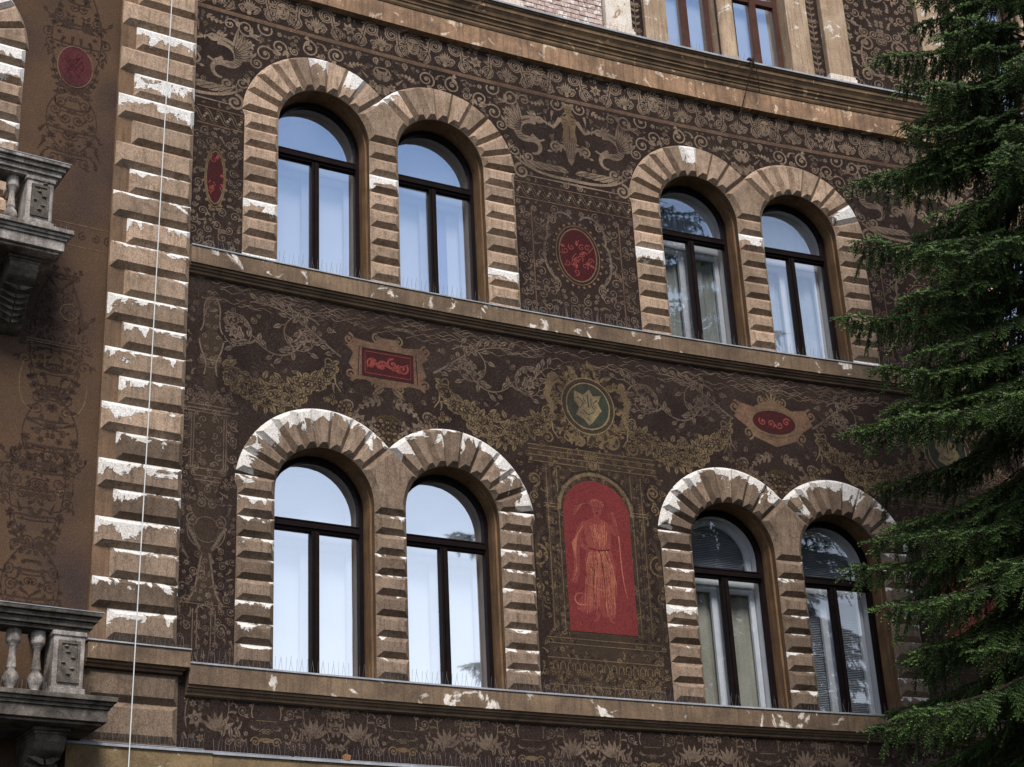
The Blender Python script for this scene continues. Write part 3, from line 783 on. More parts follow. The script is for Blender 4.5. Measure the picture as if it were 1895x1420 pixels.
def mask(o, c, s, m=0):
    o.disc((c[0], c[1]), .062 * s, m, 1, 14, .088 * s)
    for k in range(9):
        t = PI * (.02 + k / 8 * .96); curl(o, (c[0] + .082 * s * math.cos(t), c[1] + .03 * s + .085 * s * math.sin(t)), .026 * s, t, 1.1, 1, m, .012 * s, False)
    for e in (-1, 1):
        o.ribbon([(c[0] + e * .012 * s, c[1] + .03 * s), (c[0] + e * .05 * s, c[1] + .036 * s)], .011 * s, 3, lev=2)
        o.disc((c[0] + e * .028 * s, c[1] + .014 * s), .011 * s, 3, 2, 6, .006 * s)
        o.ribbon([(c[0] + e * .075 * s, c[1] + .0 * s), (c[0] + e * .085 * s, c[1] - .1 * s), (c[0] + e * .05 * s, c[1] - .13 * s)], .018 * s, m, .006)
    o.ribbon([(c[0], c[1] + .02 * s), (c[0] + .006 * s, c[1] - .02 * s), (c[0] - .006 * s, c[1] - .024 * s)], .008 * s, 3, lev=2)
    o.ribbon([(c[0] - .024 * s, c[1] - .045 * s), (c[0], c[1] - .05 * s), (c[0] + .024 * s, c[1] - .045 * s)], .010 * s, 3, lev=2)
    o.ribbon([(c[0] - .018 * s, c[1] - .066 * s), (c[0] + .018 * s, c[1] - .066 * s)], .006 * s, 3, lev=2)
def free(placed, p, r):
    return all(math.hypot(p[0] - q[0], p[1] - q[1]) > (r + q[2]) * .82 for q in placed)
def filler(o, u0, u1, z0, z1, n, r0, r1, m=0, placed=None, w=.022, ok=None, rr=None):
    """packs a zone with curls, leaf sprays and flowers that do not overlap"""
    R = rr or random; placed = [] if placed is None else placed
    for i in range(n):
        r = r1 - (r1 - r0) * min(1, i / n * 1.3); p = (R.uniform(u0, u1), R.uniform(z0, z1))
        if in_surround(p[0], p[1], r * .6) or not free(placed, p, r) or (ok and not ok(*p)): continue
        placed.append((*p, r)); k = R.random(); a = R.uniform(0, 2 * PI)
        if k < .55:
            s = R.choice((-1, 1)); curl(o, p, r * .85, a, R.uniform(1.2, 1.8), s, m, w * (.7 + r * 3))
            q = (p[0] + r * .85 * math.cos(a), p[1] + r * .85 * math.sin(a))
            for e in range(2): leaf(o, q, a - s * (PI / 2 + R.uniform(-.5, .5)) + e * .7, r * 1.0, r * .2, m, False, 5)
        elif k < .8: acanthus(o, (p[0] - r * .8 * math.cos(a), p[1] - r * .8 * math.sin(a)), a, r * 1.7, m, 4, R.uniform(-1.4, 1.4))
        else: flower(o, p, r * .75, m)
    return placed
def seeded(k): return random.Random(k)

# --- frieze below the main cornice
def frieze_unit(kind, rs):
    o = Orn()
    for s in (-1, 1):
        c1 = (s * .16, .335); c2 = (s * .31, .13)
        p1 = spiral_pts(c1, .105, PI * .5, 1.35, 1 if s > 0 else -1, 24); 
        scroll_stem(o, p1, .052)
        scroll_stem(o, bez((s * .155, .43), (s * .30, .44), (s * .20, .20), (s * .33, .035), 14), .066)
        p2 = spiral_pts(c2, .098, -PI / 2, 1.3, 1 if s < 0 else -1, 22); scroll_stem(o, p2, .05)
        curl(o, (s * .10, .13), .05, 0 if s > 0 else PI, 1.2, s, 0, .022); leaf(o, (s * .05, .05), PI / 2 - s * .9, .13, .025)
        leaf(o, (s * .24, .25), PI / 2 - s * 1.2, .12, .028); o.disc((s * .06, .40), .02, 0); o.disc((s * .27, .41), .016, 0); o.disc((s * .215, .10), .016, 0)
        leaf(o, (s * .38, .06), PI / 2 - s * .2, .11, .022)
    palmette(o, (0, .07), .20, 0, 7, 1.3); o.disc((0, .06), .035, 0, 2)
    R_ = seeded(90 + rs % 5)
    for P_, m_, l_ in o.items:
        for q in P_: q[0] += .006 * math.sin(9 * q[1] + rs * 1.7); q[1] += .005 * math.sin(8 * q[0] + rs * 2.3)
    for i in range(18):
        q = (R_.uniform(-.45, .45), R_.uniform(.03, .45)); o.disc(q, R_.uniform(.008, .016), 0, 0, 6)
        if i % 3 == 0: curl(o, q, .028, R_.uniform(0, 6), 1.2, 1, 0, .011, False)
    return o
per = .94
for i in range(-1, 14):
    o = frieze_unit(0, i); u = AXA - 2.35 + .47 + i * per
    e = Orn()
    if i % 2 == 0: mask(e, (per / 2, .23), 1.5, 0)
    else:
        flower(e, (per / 2, .24), .10); leaf(e, (per / 2, .35), PI / 2, .1, .03); leaf(e, (per / 2, .13), -PI / 2, .1, .03)
        for s in (-1, 1): leaf(e, (per / 2 + s * .04, .12), -PI / 2 + s * .9, .08, .02)
    o.plus(e).xf(u, 13.555).build('painted_frieze_scroll', MAINW, (-.12, 19, 13.5, 14.03), kind='stuff')
o = Orn(); o.ribbon([(u, 13.535) for u in np.arange(-.125, 19, .3)], .042, 10); o.ribbon([(u, 13.505) for u in np.arange(-.125, 19, .3)], .008, 0)
o.build('painted_stripe', MAINW, None)

# --- figure zone between the arches, mirrored about the axis between two pairs
def figure(o, c, s, m=0):
    x, y = c
    P = lambda *a: [(x + p * s, y + q * s) for p, q in a]
    o.disc((x, y + .60 * s), .062 * s, 2, 2, 12, .08 * s)
    for k in range(7): o.disc((x + .07 * s * math.cos(.3 + k * .42), y + (.63 + .065 * math.sin(.3 + k * .42)) * s), .025 * s, m, 2, 7)
    o.fill(P((-.035, .53), (.035, .53), (.05, .49), (.13, .47), (.155, .41), (.115, .33), (.10, .22), (.125, .10), (.11, .02), (-.11, .02), (-.125, .10), (-.10, .22), (-.115, .33), (-.155, .41), (-.13, .47), (-.05, .49)), 2, 1)
    for e in (-1, 1):
        o.ribbon(P((e * .14, .43), (e * .21, .32), (e * .27, .24), (e * .33, .27)), .07 * s, m, .045 * s, 2); o.disc((x + e * .34 * s, y + .28 * s), .03 * s, m, 2, 7)
        o.ribbon(P((e * .03, .38), (e * .085, .37)), .009 * s, 3, lev=3); o.ribbon(P((e * .02, .42), (e * .10, .43)), .008 * s, 3, lev=3)
        o.disc((x + e * .026 * s, y + .61 * s), .01 * s, 3, 3, 6)
        curl(o, (x + e * .26 * s, y - .10 * s), .095 * s, PI if e > 0 else 0, 1.5, -e, m, .04 * s)
        acanthus(o, (x + e * .06 * s, y + .02 * s), -PI / 2 + e * .55, .34 * s, m, 4, e * .9)
    o.ribbon(P((0, .33), (0, .08)), .008 * s, 3, lev=3); o.disc((x, y + .13 * s), .01 * s, 3, 3, 6)
    o.ribbon(P((-.03, .565), (.03, .565)), .008 * s, 3, lev=3)
    o.fill(P((-.115, .03), (.115, .03), (.09, -.12), (.05, -.3), (0, -.38), (-.05, -.3), (-.09, -.12)), m, 1)
    for k in range(6): o.ribbon(P((-.09 + k * .036, .02), (-.05 + k * .02, -.26)), .009 * s, 3, lev=3)
def griffin(o, c, s, d, m=0):
    """winged beast with a snaky body, facing +d"""
    x, y = c; P = lambda *a: [(x + d * p * s, y + q * s) for p, q in a]
    body = bez(P((.10, .34))[0], P((-.22, .40))[0], P((-.30, -.02))[0], P((-.02, .02))[0], 14)
    o.ribbon(body, .13 * s, m, .10 * s); o.ribbon(bez(P((-.02, .02))[0], P((.22, .05))[0], P((.18, -.22))[0], P((.02, -.20))[0], 12), .09 * s, m, .03 * s)
    for k in range(2, 13): 
        q = body[k]; o.ribbon([q + np.array((-.05 * s, .02 * s)), q + np.array((.05 * s, -.01 * s))], .008 * s, 3, lev=3)
    o.disc(P((.15, .37))[0], .075 * s, m, 2, 10, .06 * s); o.ribbon(P((.19, .38), (.27, .35), (.26, .31)), .045 * s, m, .015 * s, 2)
    o.disc(P((.165, .385))[0], .012 * s, 3, 3, 6)
    for k in range(3): leaf(o, P((.10 - .03 * k, .41))[0], PI / 2 + d * (.3 + .3 * k), .10 * s, .02 * s, m, False)
    for k in range(7):
        a = PI / 2 + d * (.15 + k * .22); leaf(o, P((-.12, .20 - .01 * k))[0], a, (.42 - .025 * k) * s, .035 * s, m, True, 6)
    o.ribbon(P((.02, .10), (.14, .02), (.22, .06)), .05 * s, m, .03 * s, 2)
    curl(o, P((-.05, -.27))[0], .09 * s, 0, 1.5, d, m, .035 * s)
def zone_c(axb, k):
    """axis between two pairs"""
    o = Orn(); rs = seeded(20); pl = []
    figure(o, (axb, 12.80), .92)
    h = Orn()
    griffin(h, (axb + .62, 12.72), 1.0, -1)
    pl += [(axb, 13.0, .32), (axb, 12.5, .25), (axb + .62, 12.85, .40), (axb + .55, 12.5, .2), (axb + .3, 12.6, .15)]
    # boat of foliage under the figure
    for i in range(5):
        t = i / 4; leaf(h, (axb + .05 + .5 * t, 12.33 - .05 * t), .25 + .3 * t, .26, .045, 0)
    h.ribbon(bez((axb, 12.22), (axb + .4, 12.2), (axb + .7, 12.25), (axb + .86, 12.42), 14), .05, 0, .03); h.ribbon([(axb, 12.15), (axb + .75, 12.15)], .03, 0, .01)
    curl(h, (axb + .78, 12.20), .12, PI / 2, 1.6, -1, 0, .04)
    pl += [(axb + .78, 12.2, .14), (axb + .3, 12.25, .2), (axb + .55, 12.28, .12)]
    filler(h, axb + .04, axb + 2.82, 12.10, 13.44, 900, .055, .15, 0, pl, .022, rr=rs)
    filler(h, axb + .04, axb + 2.82, 12.08, 13.46, 1500, .025, .05, 1, [(q[0], q[1], q[2] * .92) for q in pl], .014, rr=rs)
    # hanging spray over the saddle between the arches
    xa = axb + STEP / 2
    palmette(h, (xa, 13.02), .26, 0, 7, 2.6, -PI / 2); palmette(h, (xa, 13.1), .26, 0, 5, 1.6)
    h.mirror(axb); h.plus(o)
    return h
for k in range(-1, 3):
    axb = AXA + STEP / 2 + k * STEP
    zone_c(axb, k).build('painted_griffin_panel', MAINW, (max(-.12, axb - STEP / 2), axb + STEP / 2, 12.06, 13.47))
# twin cherub near the pillar
o = Orn(); figure(o, (.32, 12.86), .62); 

# --- guilloche band
def guilloche(u0, u1):
    o = Orn()
    for z in (11.79, 12.03): o.ribbon([(u, z) for u in np.arange(u0, u1 + .01, .15)], .016, 10)
    u = u0 - .1
    while u < u1:
        for e in (0, 1):
            o.ribbon(bez((u, 11.99), (u + .10, 11.99), (u + .06, 11.83), (u + .17, 11.83), 9), .05, 0); o.ribbon(bez((u, 11.99), (u + .10, 11.99), (u + .06, 11.83), (u + .17, 11.83), 9), .014, 3, lev=2)
        o.disc((u + .02, 11.93), .02, 0); o.disc((u + .15, 11.89), .02, 0); u += .155
    return o
for k in range(-1, 3):
    a = AXA + k * STEP + PAIRW / 2 + T_; b = a + STEP - PAIRW - 2 * T_
    guilloche(a, b).build('painted_rope_band', MAINW, (max(a, -.12), b, 11.7, 12.06))

# --- trophy panels beside the upper windows
def oval_med(o, c, rx, ry, red=4, light=13, ring=0, sd=3):
    R = seeded(sd)
    o.disc(c, rx, red, 0, 28, ry); o.ring(c, rx, .02, ring, 2, 32, ry); o.ring(c, rx * 1.16, .014, ring, 2, 32, ry * 1.12)
    n = int(40 * (rx + ry))
    for i in range(n):
        t = 2 * PI * i / n; o.disc((c[0] + rx * 1.3 * math.cos(t), c[1] + ry * 1.22 * math.sin(t)), .022, ring, 1, 6)
    for i in range(int(60 * rx * ry * 4)):
        t = R.uniform(0, 2 * PI); q = math.sqrt(R.random()) * .72; p = (c[0] + rx * q * math.cos(t), c[1] + ry * q * math.sin(t))
        k = R.random()
        if k < .4: o.ribbon([p, (p[0] + R.uniform(-.12, .12) * rx * 3, p[1] + R.uniform(-.1, .1) * ry * 2.5)], .016, light, .008, 2)
        elif k < .8: curl(o, p, .05, t, 1.2, 1, light, .014, False)
        else: leaf(o, p, t, .09, .022, light, False)
def panel_e(axb, k):
    o = Orn(); R = seeded(30)
    h = Orn(); pl = [(axb, 11.05, .50), (axb, 11.3, .42), (axb, 10.8, .42)]
    h.ribbon([(axb + .67, z) for z in np.arange(10.05, 11.8, .2)], .018, 10); 
    h.ribbon(bez((axb + .06, 11.60), (axb + .2, 11.78), (axb + .5, 11.6), (axb + .44, 11.25), 14), .03, 1); curl(h, (axb + .36, 11.52), .07, 0, 1.4, 1, 1, .025)
    h.ribbon(bez((axb + .46, 11.25), (axb + .56, 11.0), (axb + .5, 10.7), (axb + .3, 10.6), 14), .035, 1); curl(h, (axb + .36, 10.62), .07, 0, 1.4, -1, 1, .025)
    filler(h, axb + .02, axb + .64, 10.08, 11.76, 500, .035, .085, 1, list(pl), .016, rr=R)
    filler(h, axb + .69, axb + 1.0, 10.08, 11.76, 260, .03, .07, 1, [], .014, rr=R)
    h.mirror(axb); h.plus(o); return h
for k in range(0, 3):
    axb = AXA + STEP / 2 + k * STEP
    panel_e(axb, k).build('painted_trophy_panel', MAINW, (axb - 1.05, axb + 1.05, 10.02, 11.79))
    o = Orn(); oval_med(o, (axb, 11.05), .285, .40, 4, 13, 10); o.build('painted_red_medallion', MAINW, label='dark red oval medallion with pale trophies' if k == 0 else None)
o = Orn(); oval_med(o, (.18, 11.05), .115, .37, 4, 13, 2, 5); filler(o, -.1, .5, 10.05, 11.76, 500, .03, .075, 1, [(.18, 11.05, .2), (.18, 11.3, .2), (.18, 10.8, .2)], .014, rr=seeded(8))
o.build('painted_red_medallion', MAINW, (-.12, .54, 10.02, 11.79), label='narrow red oval medallion beside the stone pillar')

# --- lower storey: vines, garlands, cartouches, aedicule
def vine(o, pts, m, R, w=.028, step=.075, ll=.115):
    o.ribbon(pts, w, m, w * .45); P = np.array(pts); acc = 0
    for i in range(1, len(P)):
        d = P[i] - P[i - 1]; acc += np.hypot(*d)
        if acc > step:
            acc = 0; a = math.atan2(d[1], d[0]); s = R.choice((-1, 1)); q = P[i] + .05 * np.array((math.cos(a + s * .9), math.sin(a + s * .9)))
            o.ribbon([P[i], q], .012, m); leaf(o, q, a + s * R.uniform(.3, 1.1), ll * R.uniform(.75, 1.15), ll * .27, m, True, 6)
def garland(o, p0, p1, sag, m, R, th=.19):
    n = 46; P0, P1 = np.array(p0), np.array(p1)
    for i in range(n):
        t = i / (n - 1); c = P0 * (1 - t) + P1 * t + np.array((0, -sag * 4 * t * (1 - t))); g = th * (.25 + .75 * math.sin(PI * t))
        for k in range(6):
            q = c + np.array((R.uniform(-.06, .06), R.uniform(-1, 1) * g)); r = R.uniform(.032, .056)
            if R.random() < .5: o.disc(q, r, m, 1, 8); o.ring(q, r * .62, .007, 3, 2, 8)
            else: leaf(o, q, R.uniform(0, 6.28), r * 2.4, r * .7, m, True, 5)
    for e, p in ((-1, P0), (1, P1)):
        o.ribbon(bez(p, p + (0, .12), p + (-e * .14, .14), p + (-e * .10, .0), 10), .022, m, .012); o.ribbon([p, p + (.03 * e, -.22), p + (.10 * e, -.32)], .03, m, .012)
def zone_f_half(axa, R, seed):
    """from a pair axis outwards (d from 0 to 2.82)"""
    o = Orn(); A_ = lambda d, z: (axa + d, z)
    # garland from the cartouche towards the aedicule
    garland(o, A_(.72, 8.80), A_(2.25, 8.64), .42, 14, R)
    # vine tree above the garland
    vine(o, bez(A_(.62, 8.95), A_(.9, 9.1), A_(1.2, 9.5), A_(1.75, 9.46), 26), 1, R)
    vine(o, bez(A_(1.05, 9.22), A_(1.2, 8.75), A_(1.5, 8.75), A_(1.7, 8.95), 22), 1, R)
    vine(o, spiral_pts(A_(1.12, 9.12), .30, 2.4, 1.25, -1, 34, .3), 1, R, .016)
    vine(o, spiral_pts(A_(1.98, 9.02), .27, .5, 1.3, 1, 32, .3), 1, R, .016)
    vine(o, bez(A_(1.7, 9.0), A_(1.9, 8.65), A_(2.1, 9.4), A_(2.35, 9.28), 22), 1, R)
    flower(o, A_(1.12, 9.1), .11, 1); flower(o, A_(1.98, 9.02), .10, 1)
    # hanging fruit and scrolls over the arches
    palmette(o, A_(.0, 8.30), .42, 2, 7, 1.9, -PI / 2)
    for i in range(3): flower(o, A_(.18 + .22 * i, 8.12 + .03 * i), .12, 1)
    curl(o, A_(.52, 8.32), .13, PI, 1.5, 1, 1, .026); acanthus(o, A_(.1, 8.45), -.2, .36, 1, 4, -.8)
    for cx, cz_ in ((.0, 8.05), (.58, 8.22), (1.02, 7.98)):
        for i in range(26):
            q = A_(cx + R.gauss(0, .10), cz_ + R.uniform(-.2, .14)); o.disc(q, R.uniform(.03, .05), 2, 1, 8); o.ring(q, .036, .009, 3, 2, 8)
        leaf(o, A_(cx, cz_ - .15), -PI / 2, .24, .06, 2)
    filler(o, axa + .02, axa + 2.2, 7.2, 9.35, 16, .05, .09, 1, [(axa + .35, 8.95, .5), (axa + 1.1, 9.1, .36), (axa + 1.98, 9.02, .36), (axa + 1.5, 8.35, .32), (axa + 1.1, 8.5, .25), (axa + 1.95, 8.4, .28), (axa + .5, 8.3, .2)], .014, rr=R)
    filler(o, axa + .02, axa + 2.3, 7.2, 9.4, 70, .03, .05, 1, [(axa + .35, 8.95, .42), (axa + 1.1, 9.1, .2), (axa + 1.98, 9.02, .2), (axa + 1.5, 8.35, .2)], .009, rr=R)
    return o
def waves(u0, u1, R):
    o = Orn()
    for i in range(int((u1 - u0) * 26)):
        u, z, L = R.uniform(u0, u1), R.uniform(9.36, 9.68), R.uniform(.12, .42); f = R.uniform(0, 6)
        o.ribbon([(u + L * t, z + .022 * math.sin(9 * t * L * 3 + f)) for t in np.linspace(0, 1, 8)], .011, 1, .005)
    return o
for k in range(-1, 3):
    axa = AXA + k * STEP if k >= 0 else AXA
    if k == -1:
        continue
    for s in (1, -1):
        h = zone_f_half(0, seeded(50), 0).xf(axa, 0, 1, s)
        h.build('painted_vine_and_garland', MAINW, (max(.35, axa - STEP / 2 + .3), axa + STEP / 2 - .3, 7.0, 9.66))
    waves(max(-.1, axa - STEP / 2), axa + STEP / 2, seeded(60 + k)).build('painted_cloud_lines', MAINW, (-.12, 19, 9.3, 9.66))
def cartouche_rect(c, red):
    o = Orn(); x, y = c; W_, H_ = .345, .185
    P = lambda *a: [(x + p, y + q) for p, q in a]
    o.fill(P((-.55, .18), (-.46, .30), (-.2, .27), (-.1, .36), (.1, .36), (.2, .27), (.46, .30), (.55, .18), (.46, .10), (.52, -.06), (.44, -.16), (.5, -.26), (.3, -.24), (.1, -.30), (-.1, -.30), (-.3, -.24), (-.5, -.26), (-.44, -.16), (-.52, -.06), (-.46, .10)), 10, -.6)
    o.fill(P((-W_, -H_), (W_, -H_), (W_, H_), (-W_, H_)), 4, .2)
    o.ribbon(P((-W_, -H_), (W_, -H_), (W_, H_), (-W_, H_), (-W_, -H_)), .010, 3, lev=2)
    o.ribbon(P((-W_ + .04, -H_ + .04), (W_ - .04, -H_ + .04), (W_ - .04, H_ - .04), (-W_ + .04, H_ - .04), (-W_ + .04, -H_ + .04)), .010, 13, lev=2)
    R = seeded(4)
    for i, dx in enumerate((-.22, -.08, .06, .20)):
        curl(o, (x + dx, y + R.uniform(-.03, .04)), .075, R.uniform(0, 6), 1.3, R.choice((-1, 1)), 13, .028, True); leaf(o, (x + dx, y - .07), R.uniform(0, 3), .14, .03, 13, False)
    o.ribbon(P((-.28, -.06), (-.1, .02), (.05, -.05), (.28, .05)), .025, 13, .012, 2)
    for s in (-1, 1):
        curl(o, (x + s * .52, y + .27), .075, PI / 2, 1.5, s, 10, .03); curl(o, (x + s * .50, y - .20), .08, -PI / 2, 1.5, -s, 10, .03); curl(o, (x + s * .14, y + .34), .07, PI / 2, 1.4, -s, 2, .025)
        o.ribbon(P((s * .38, .20), (s * .40, -.2)), .012, 3, lev=2); curl(o, (x + s * .16, y - .3), .06, PI, 1.3, s, 2, .022)
        leaf(o, (x + s * .05, y - .30), -PI / 2 + s * .9, .22, .04, 2)
    return o
def cartouche_oval(c):
    o = Orn(); x, y = c; P = lambda *a: [(x + p, y + q) for p, q in a]
    o.fill(P((-.62, .02), (-.52, .24), (-.3, .2), (-.12, .30), (.12, .30), (.3, .2), (.52, .24), (.62, .02), (.42, -.12), (.34, -.24), (.0, -.36), (-.34, -.24), (-.42, -.12)), 10, -.6)
    o.disc(c, .33, 4, .2, 26, .165); o.ring(c, .33, .012, 3, 2, 30, .165); o.ring(c, .38, .018, 2, 2, 30, .205)
    R = seeded(9)
    for dx in (-.18, -.05, .08, .2): curl(o, (x + dx, y + R.uniform(-.03, .03)), .06, R.uniform(0, 6), 1.3, 1, 13, .022); 
    for s in (-1, 1):
        curl(o, (x + s * .60, y + .16), .10, PI / 2, 1.5, s, 10, .032); curl(o, (x + s * .42, y - .2), .09, -PI / 2, 1.5, -s, 2, .028); curl(o, (x + s * .16, y + .30), .07, PI / 2, 1.4, -s, 2, .024)
        o.ribbon(bez((x + s * .66, y), (x + s * .8, y - .2), (x + s * .7, y - .4), (x + s * .85, y - .55), 10), .025, 2, .01)
    palmette(o, (x, y + .26), .2, 2, 5, 1.8)
    return o
cartouche_rect((AXA + .005, 8.945), 4).build('painted_cartouche', MAINW, label='painted cartouche with a rectangular red field')
cartouche_oval((AXB + .02, 8.975)).build('painted_cartouche', MAINW, label='painted cartouche with an oval red field')
cartouche_rect((AXC, 8.945), 4).build('painted_cartouche', MAINW)

def crest(c):
    o = Orn(); R = seeded(12); x, y = c
    P = lambda *a: [(x + p, y + q) for p, q in a]
    for i in range(150):
        t = R.uniform(0, 2 * PI); r = R.uniform(.36, .56); p = (x + r * math.cos(t), y + r * .95 * math.sin(t))
        if R.random() < .55: leaf(o, p, t + R.uniform(-1, 1), .13, .03, 2 if R.random() < .6 else 8, False, 5)
        else: curl(o, p, .05, t, 1.3, R.choice((-1, 1)), 2, .018, False)
    o.disc(c, .315, 6, 2, 30, .325); o.ring(c, .315, .02, 7, 3, 34, .325); o.ring(c, .355, .035, 8, 2, 34, .365); o.ring(c, .385, .014, 7, 3, 34, .395)
    o.fill(P((-.19, .20), (-.06, .15), (.03, .24), (.08, .15), (.20, .17), (.15, .06), (.20, -.04), (.13, -.13), (.06, -.22), (.0, -.27), (-.07, -.19), (-.18, -.14), (-.13, -.03), (-.2, .06)), 7, 3)
    for q in (((-.15, .12), (-.06, .04), (-.12, -.04)), ((.14, .10), (.07, .05), (.12, -.02)), ((-.08, -.06), (0, -.12), (.09, -.07)), ((-.03, -.17), (.03, -.2)), ((-.06, .10), (-.02, .03)), ((.05, .12), (.05, .02), (.1, -.05)), ((-.12, -.10), (-.05, -.12))): o.ribbon(P(*q), .016, 6, .008, 4)
    o.ribbon(P((.0, .16), (.01, -.02)), .02, 6, lev=4)
    for s in (-1, 1):          # putti holding the wreath
        o.disc((x + s * .52, y + .34), .06, 2, 2, 10); o.ribbon(P((s * .53, .28), (s * .60, .08), (s * .52, -.1), (s * .58, -.28)), .11, 2, .05, 2); o.ribbon(P((s * .55, .22), (s * .42, .30), (s * .36, .26)), .045, 2, .03, 2)
        curl(o, (x + s * .64, y - .34), .08, 0, 1.4, s, 2, .024)
    for i in range(5): curl(o, (x - .3 + .15 * i, y + .50 + .05 * math.sin(i * 1.57)), .07, PI / 2, 1.3, 1 if i < 2 else -1, 8, .024)
    return o
def aedicule(axb):
    o = Orn(); x = axb; R = seeded(14); P = lambda *a: [(x + p, q) for p, q in a]
    # painted stone body
    o.fill(P((-.78, 5.0), (.78, 5.0), (.80, 5.5), (.70, 5.72), (.72, 7.95), (.90, 8.0), (.90, 8.20), (-.90, 8.20), (-.90, 8.0), (-.72, 7.95), (-.70, 5.72), (-.80, 5.5)), 8, 0)
    for z in (8.19, 8.13, 8.05, 7.97): o.ribbon(P((-.92, z), (-.3, z), (.3, z), (.92, z)), .013, 2, lev=2)
    for z in (5.70, 5.63, 5.45, 5.12): o.ribbon(P((-.80, z), (0, z), (.80, z)), .012, 2, lev=2)
    for i in range(15):          # gadroons of the base
        c = -.70 + i * .1; o.ribbon([(x + c - .035, 5.30), (x + c - .03, 5.38), (x + c, 5.41), (x + c + .03, 5.38), (x + c + .035, 5.30)], .012, 2, lev=2)
    for s in (-1, 1):
        for e in (.53, .60, .68): o.ribbon(P((s * e, 5.78), (s * e, 7.0), (s * e, 7.93)), .012, 2 if e != .6 else 3, lev=2)
        for z in (7.42, 7.38): o.ribbon(P((s * .49, z), (s * .74, z)), .014, 2, lev=2)
        for i in range(9): curl(o, (x + s * .61, 5.9 + .16 * i), .045, R.uniform(0, 6), 1.2, s, 2, .012, False)
        # side volutes
        o.ribbon(bez((x + s * .74, 7.1), (x + s * 1.0, 6.9), (x + s * .78, 6.4), (x + s * .84, 5.9), 18), .06, 8, .03, 1); curl(o, (x + s * .86, 6.72), .15, PI / 2, 1.7, s, 2, .03); curl(o, (x + s * .86, 6.32), .10, PI / 2, 1.6, -s, 2, .024)
        curl(o, (x + s * .86, 7.72), .10, -PI / 2, 1.6, -s, 2, .026); curl(o, (x + s * .86, 7.50), .07, -PI / 2, 1.6, s, 2, .02)
        curl(o, (x + s * .32, 8.38), .13, PI, 1.6, s, 2, .03); curl(o, (x + s * .62, 8.31), .09, PI, 1.5, s, 2, .026); acanthus(o, (x + s * .1, 8.28), PI / 2 - s * .9, .36, 2, 4, -s * .5)
    filler(o, x - .75, x + .75, 5.04, 5.28, 300, .03, .06, 2, [], .012, rr=R)
    filler(o, x - 1.05, x + 1.05, 5.05, 8.6, 900, .03, .06, 2, [(x, z, .5) for z in (5.9, 6.2, 6.6, 7.0, 7.35)], .009, rr=R)
    filler(o, x - .78, x + .78, 5.05, 8.15, 900, .025, .055, 3, [(x, z, .5) for z in (5.9, 6.2, 6.6, 7.0, 7.35)], .010, rr=R)
    # arch and the red niche
    o.ribbon(arc(x, 7.36, .52, 0, PI, 24), .045, 2, lev=2); o.ribbon(arc(x, 7.36, .57, 0, PI, 24), .014, 3, lev=3)
    mask(o, (x, 8.03), 1.1, 2)
    n = [(x - .47, 5.80), (x + .47, 5.80), (x + .475, 7.34)] + [(x + .475 * math.cos(a), 7.34 + .45 * math.sin(a)) for a in np.linspace(.1, PI - .1, 16)] + [(x - .475, 7.34)]
    o.fill(n, 9, 3)
    return o
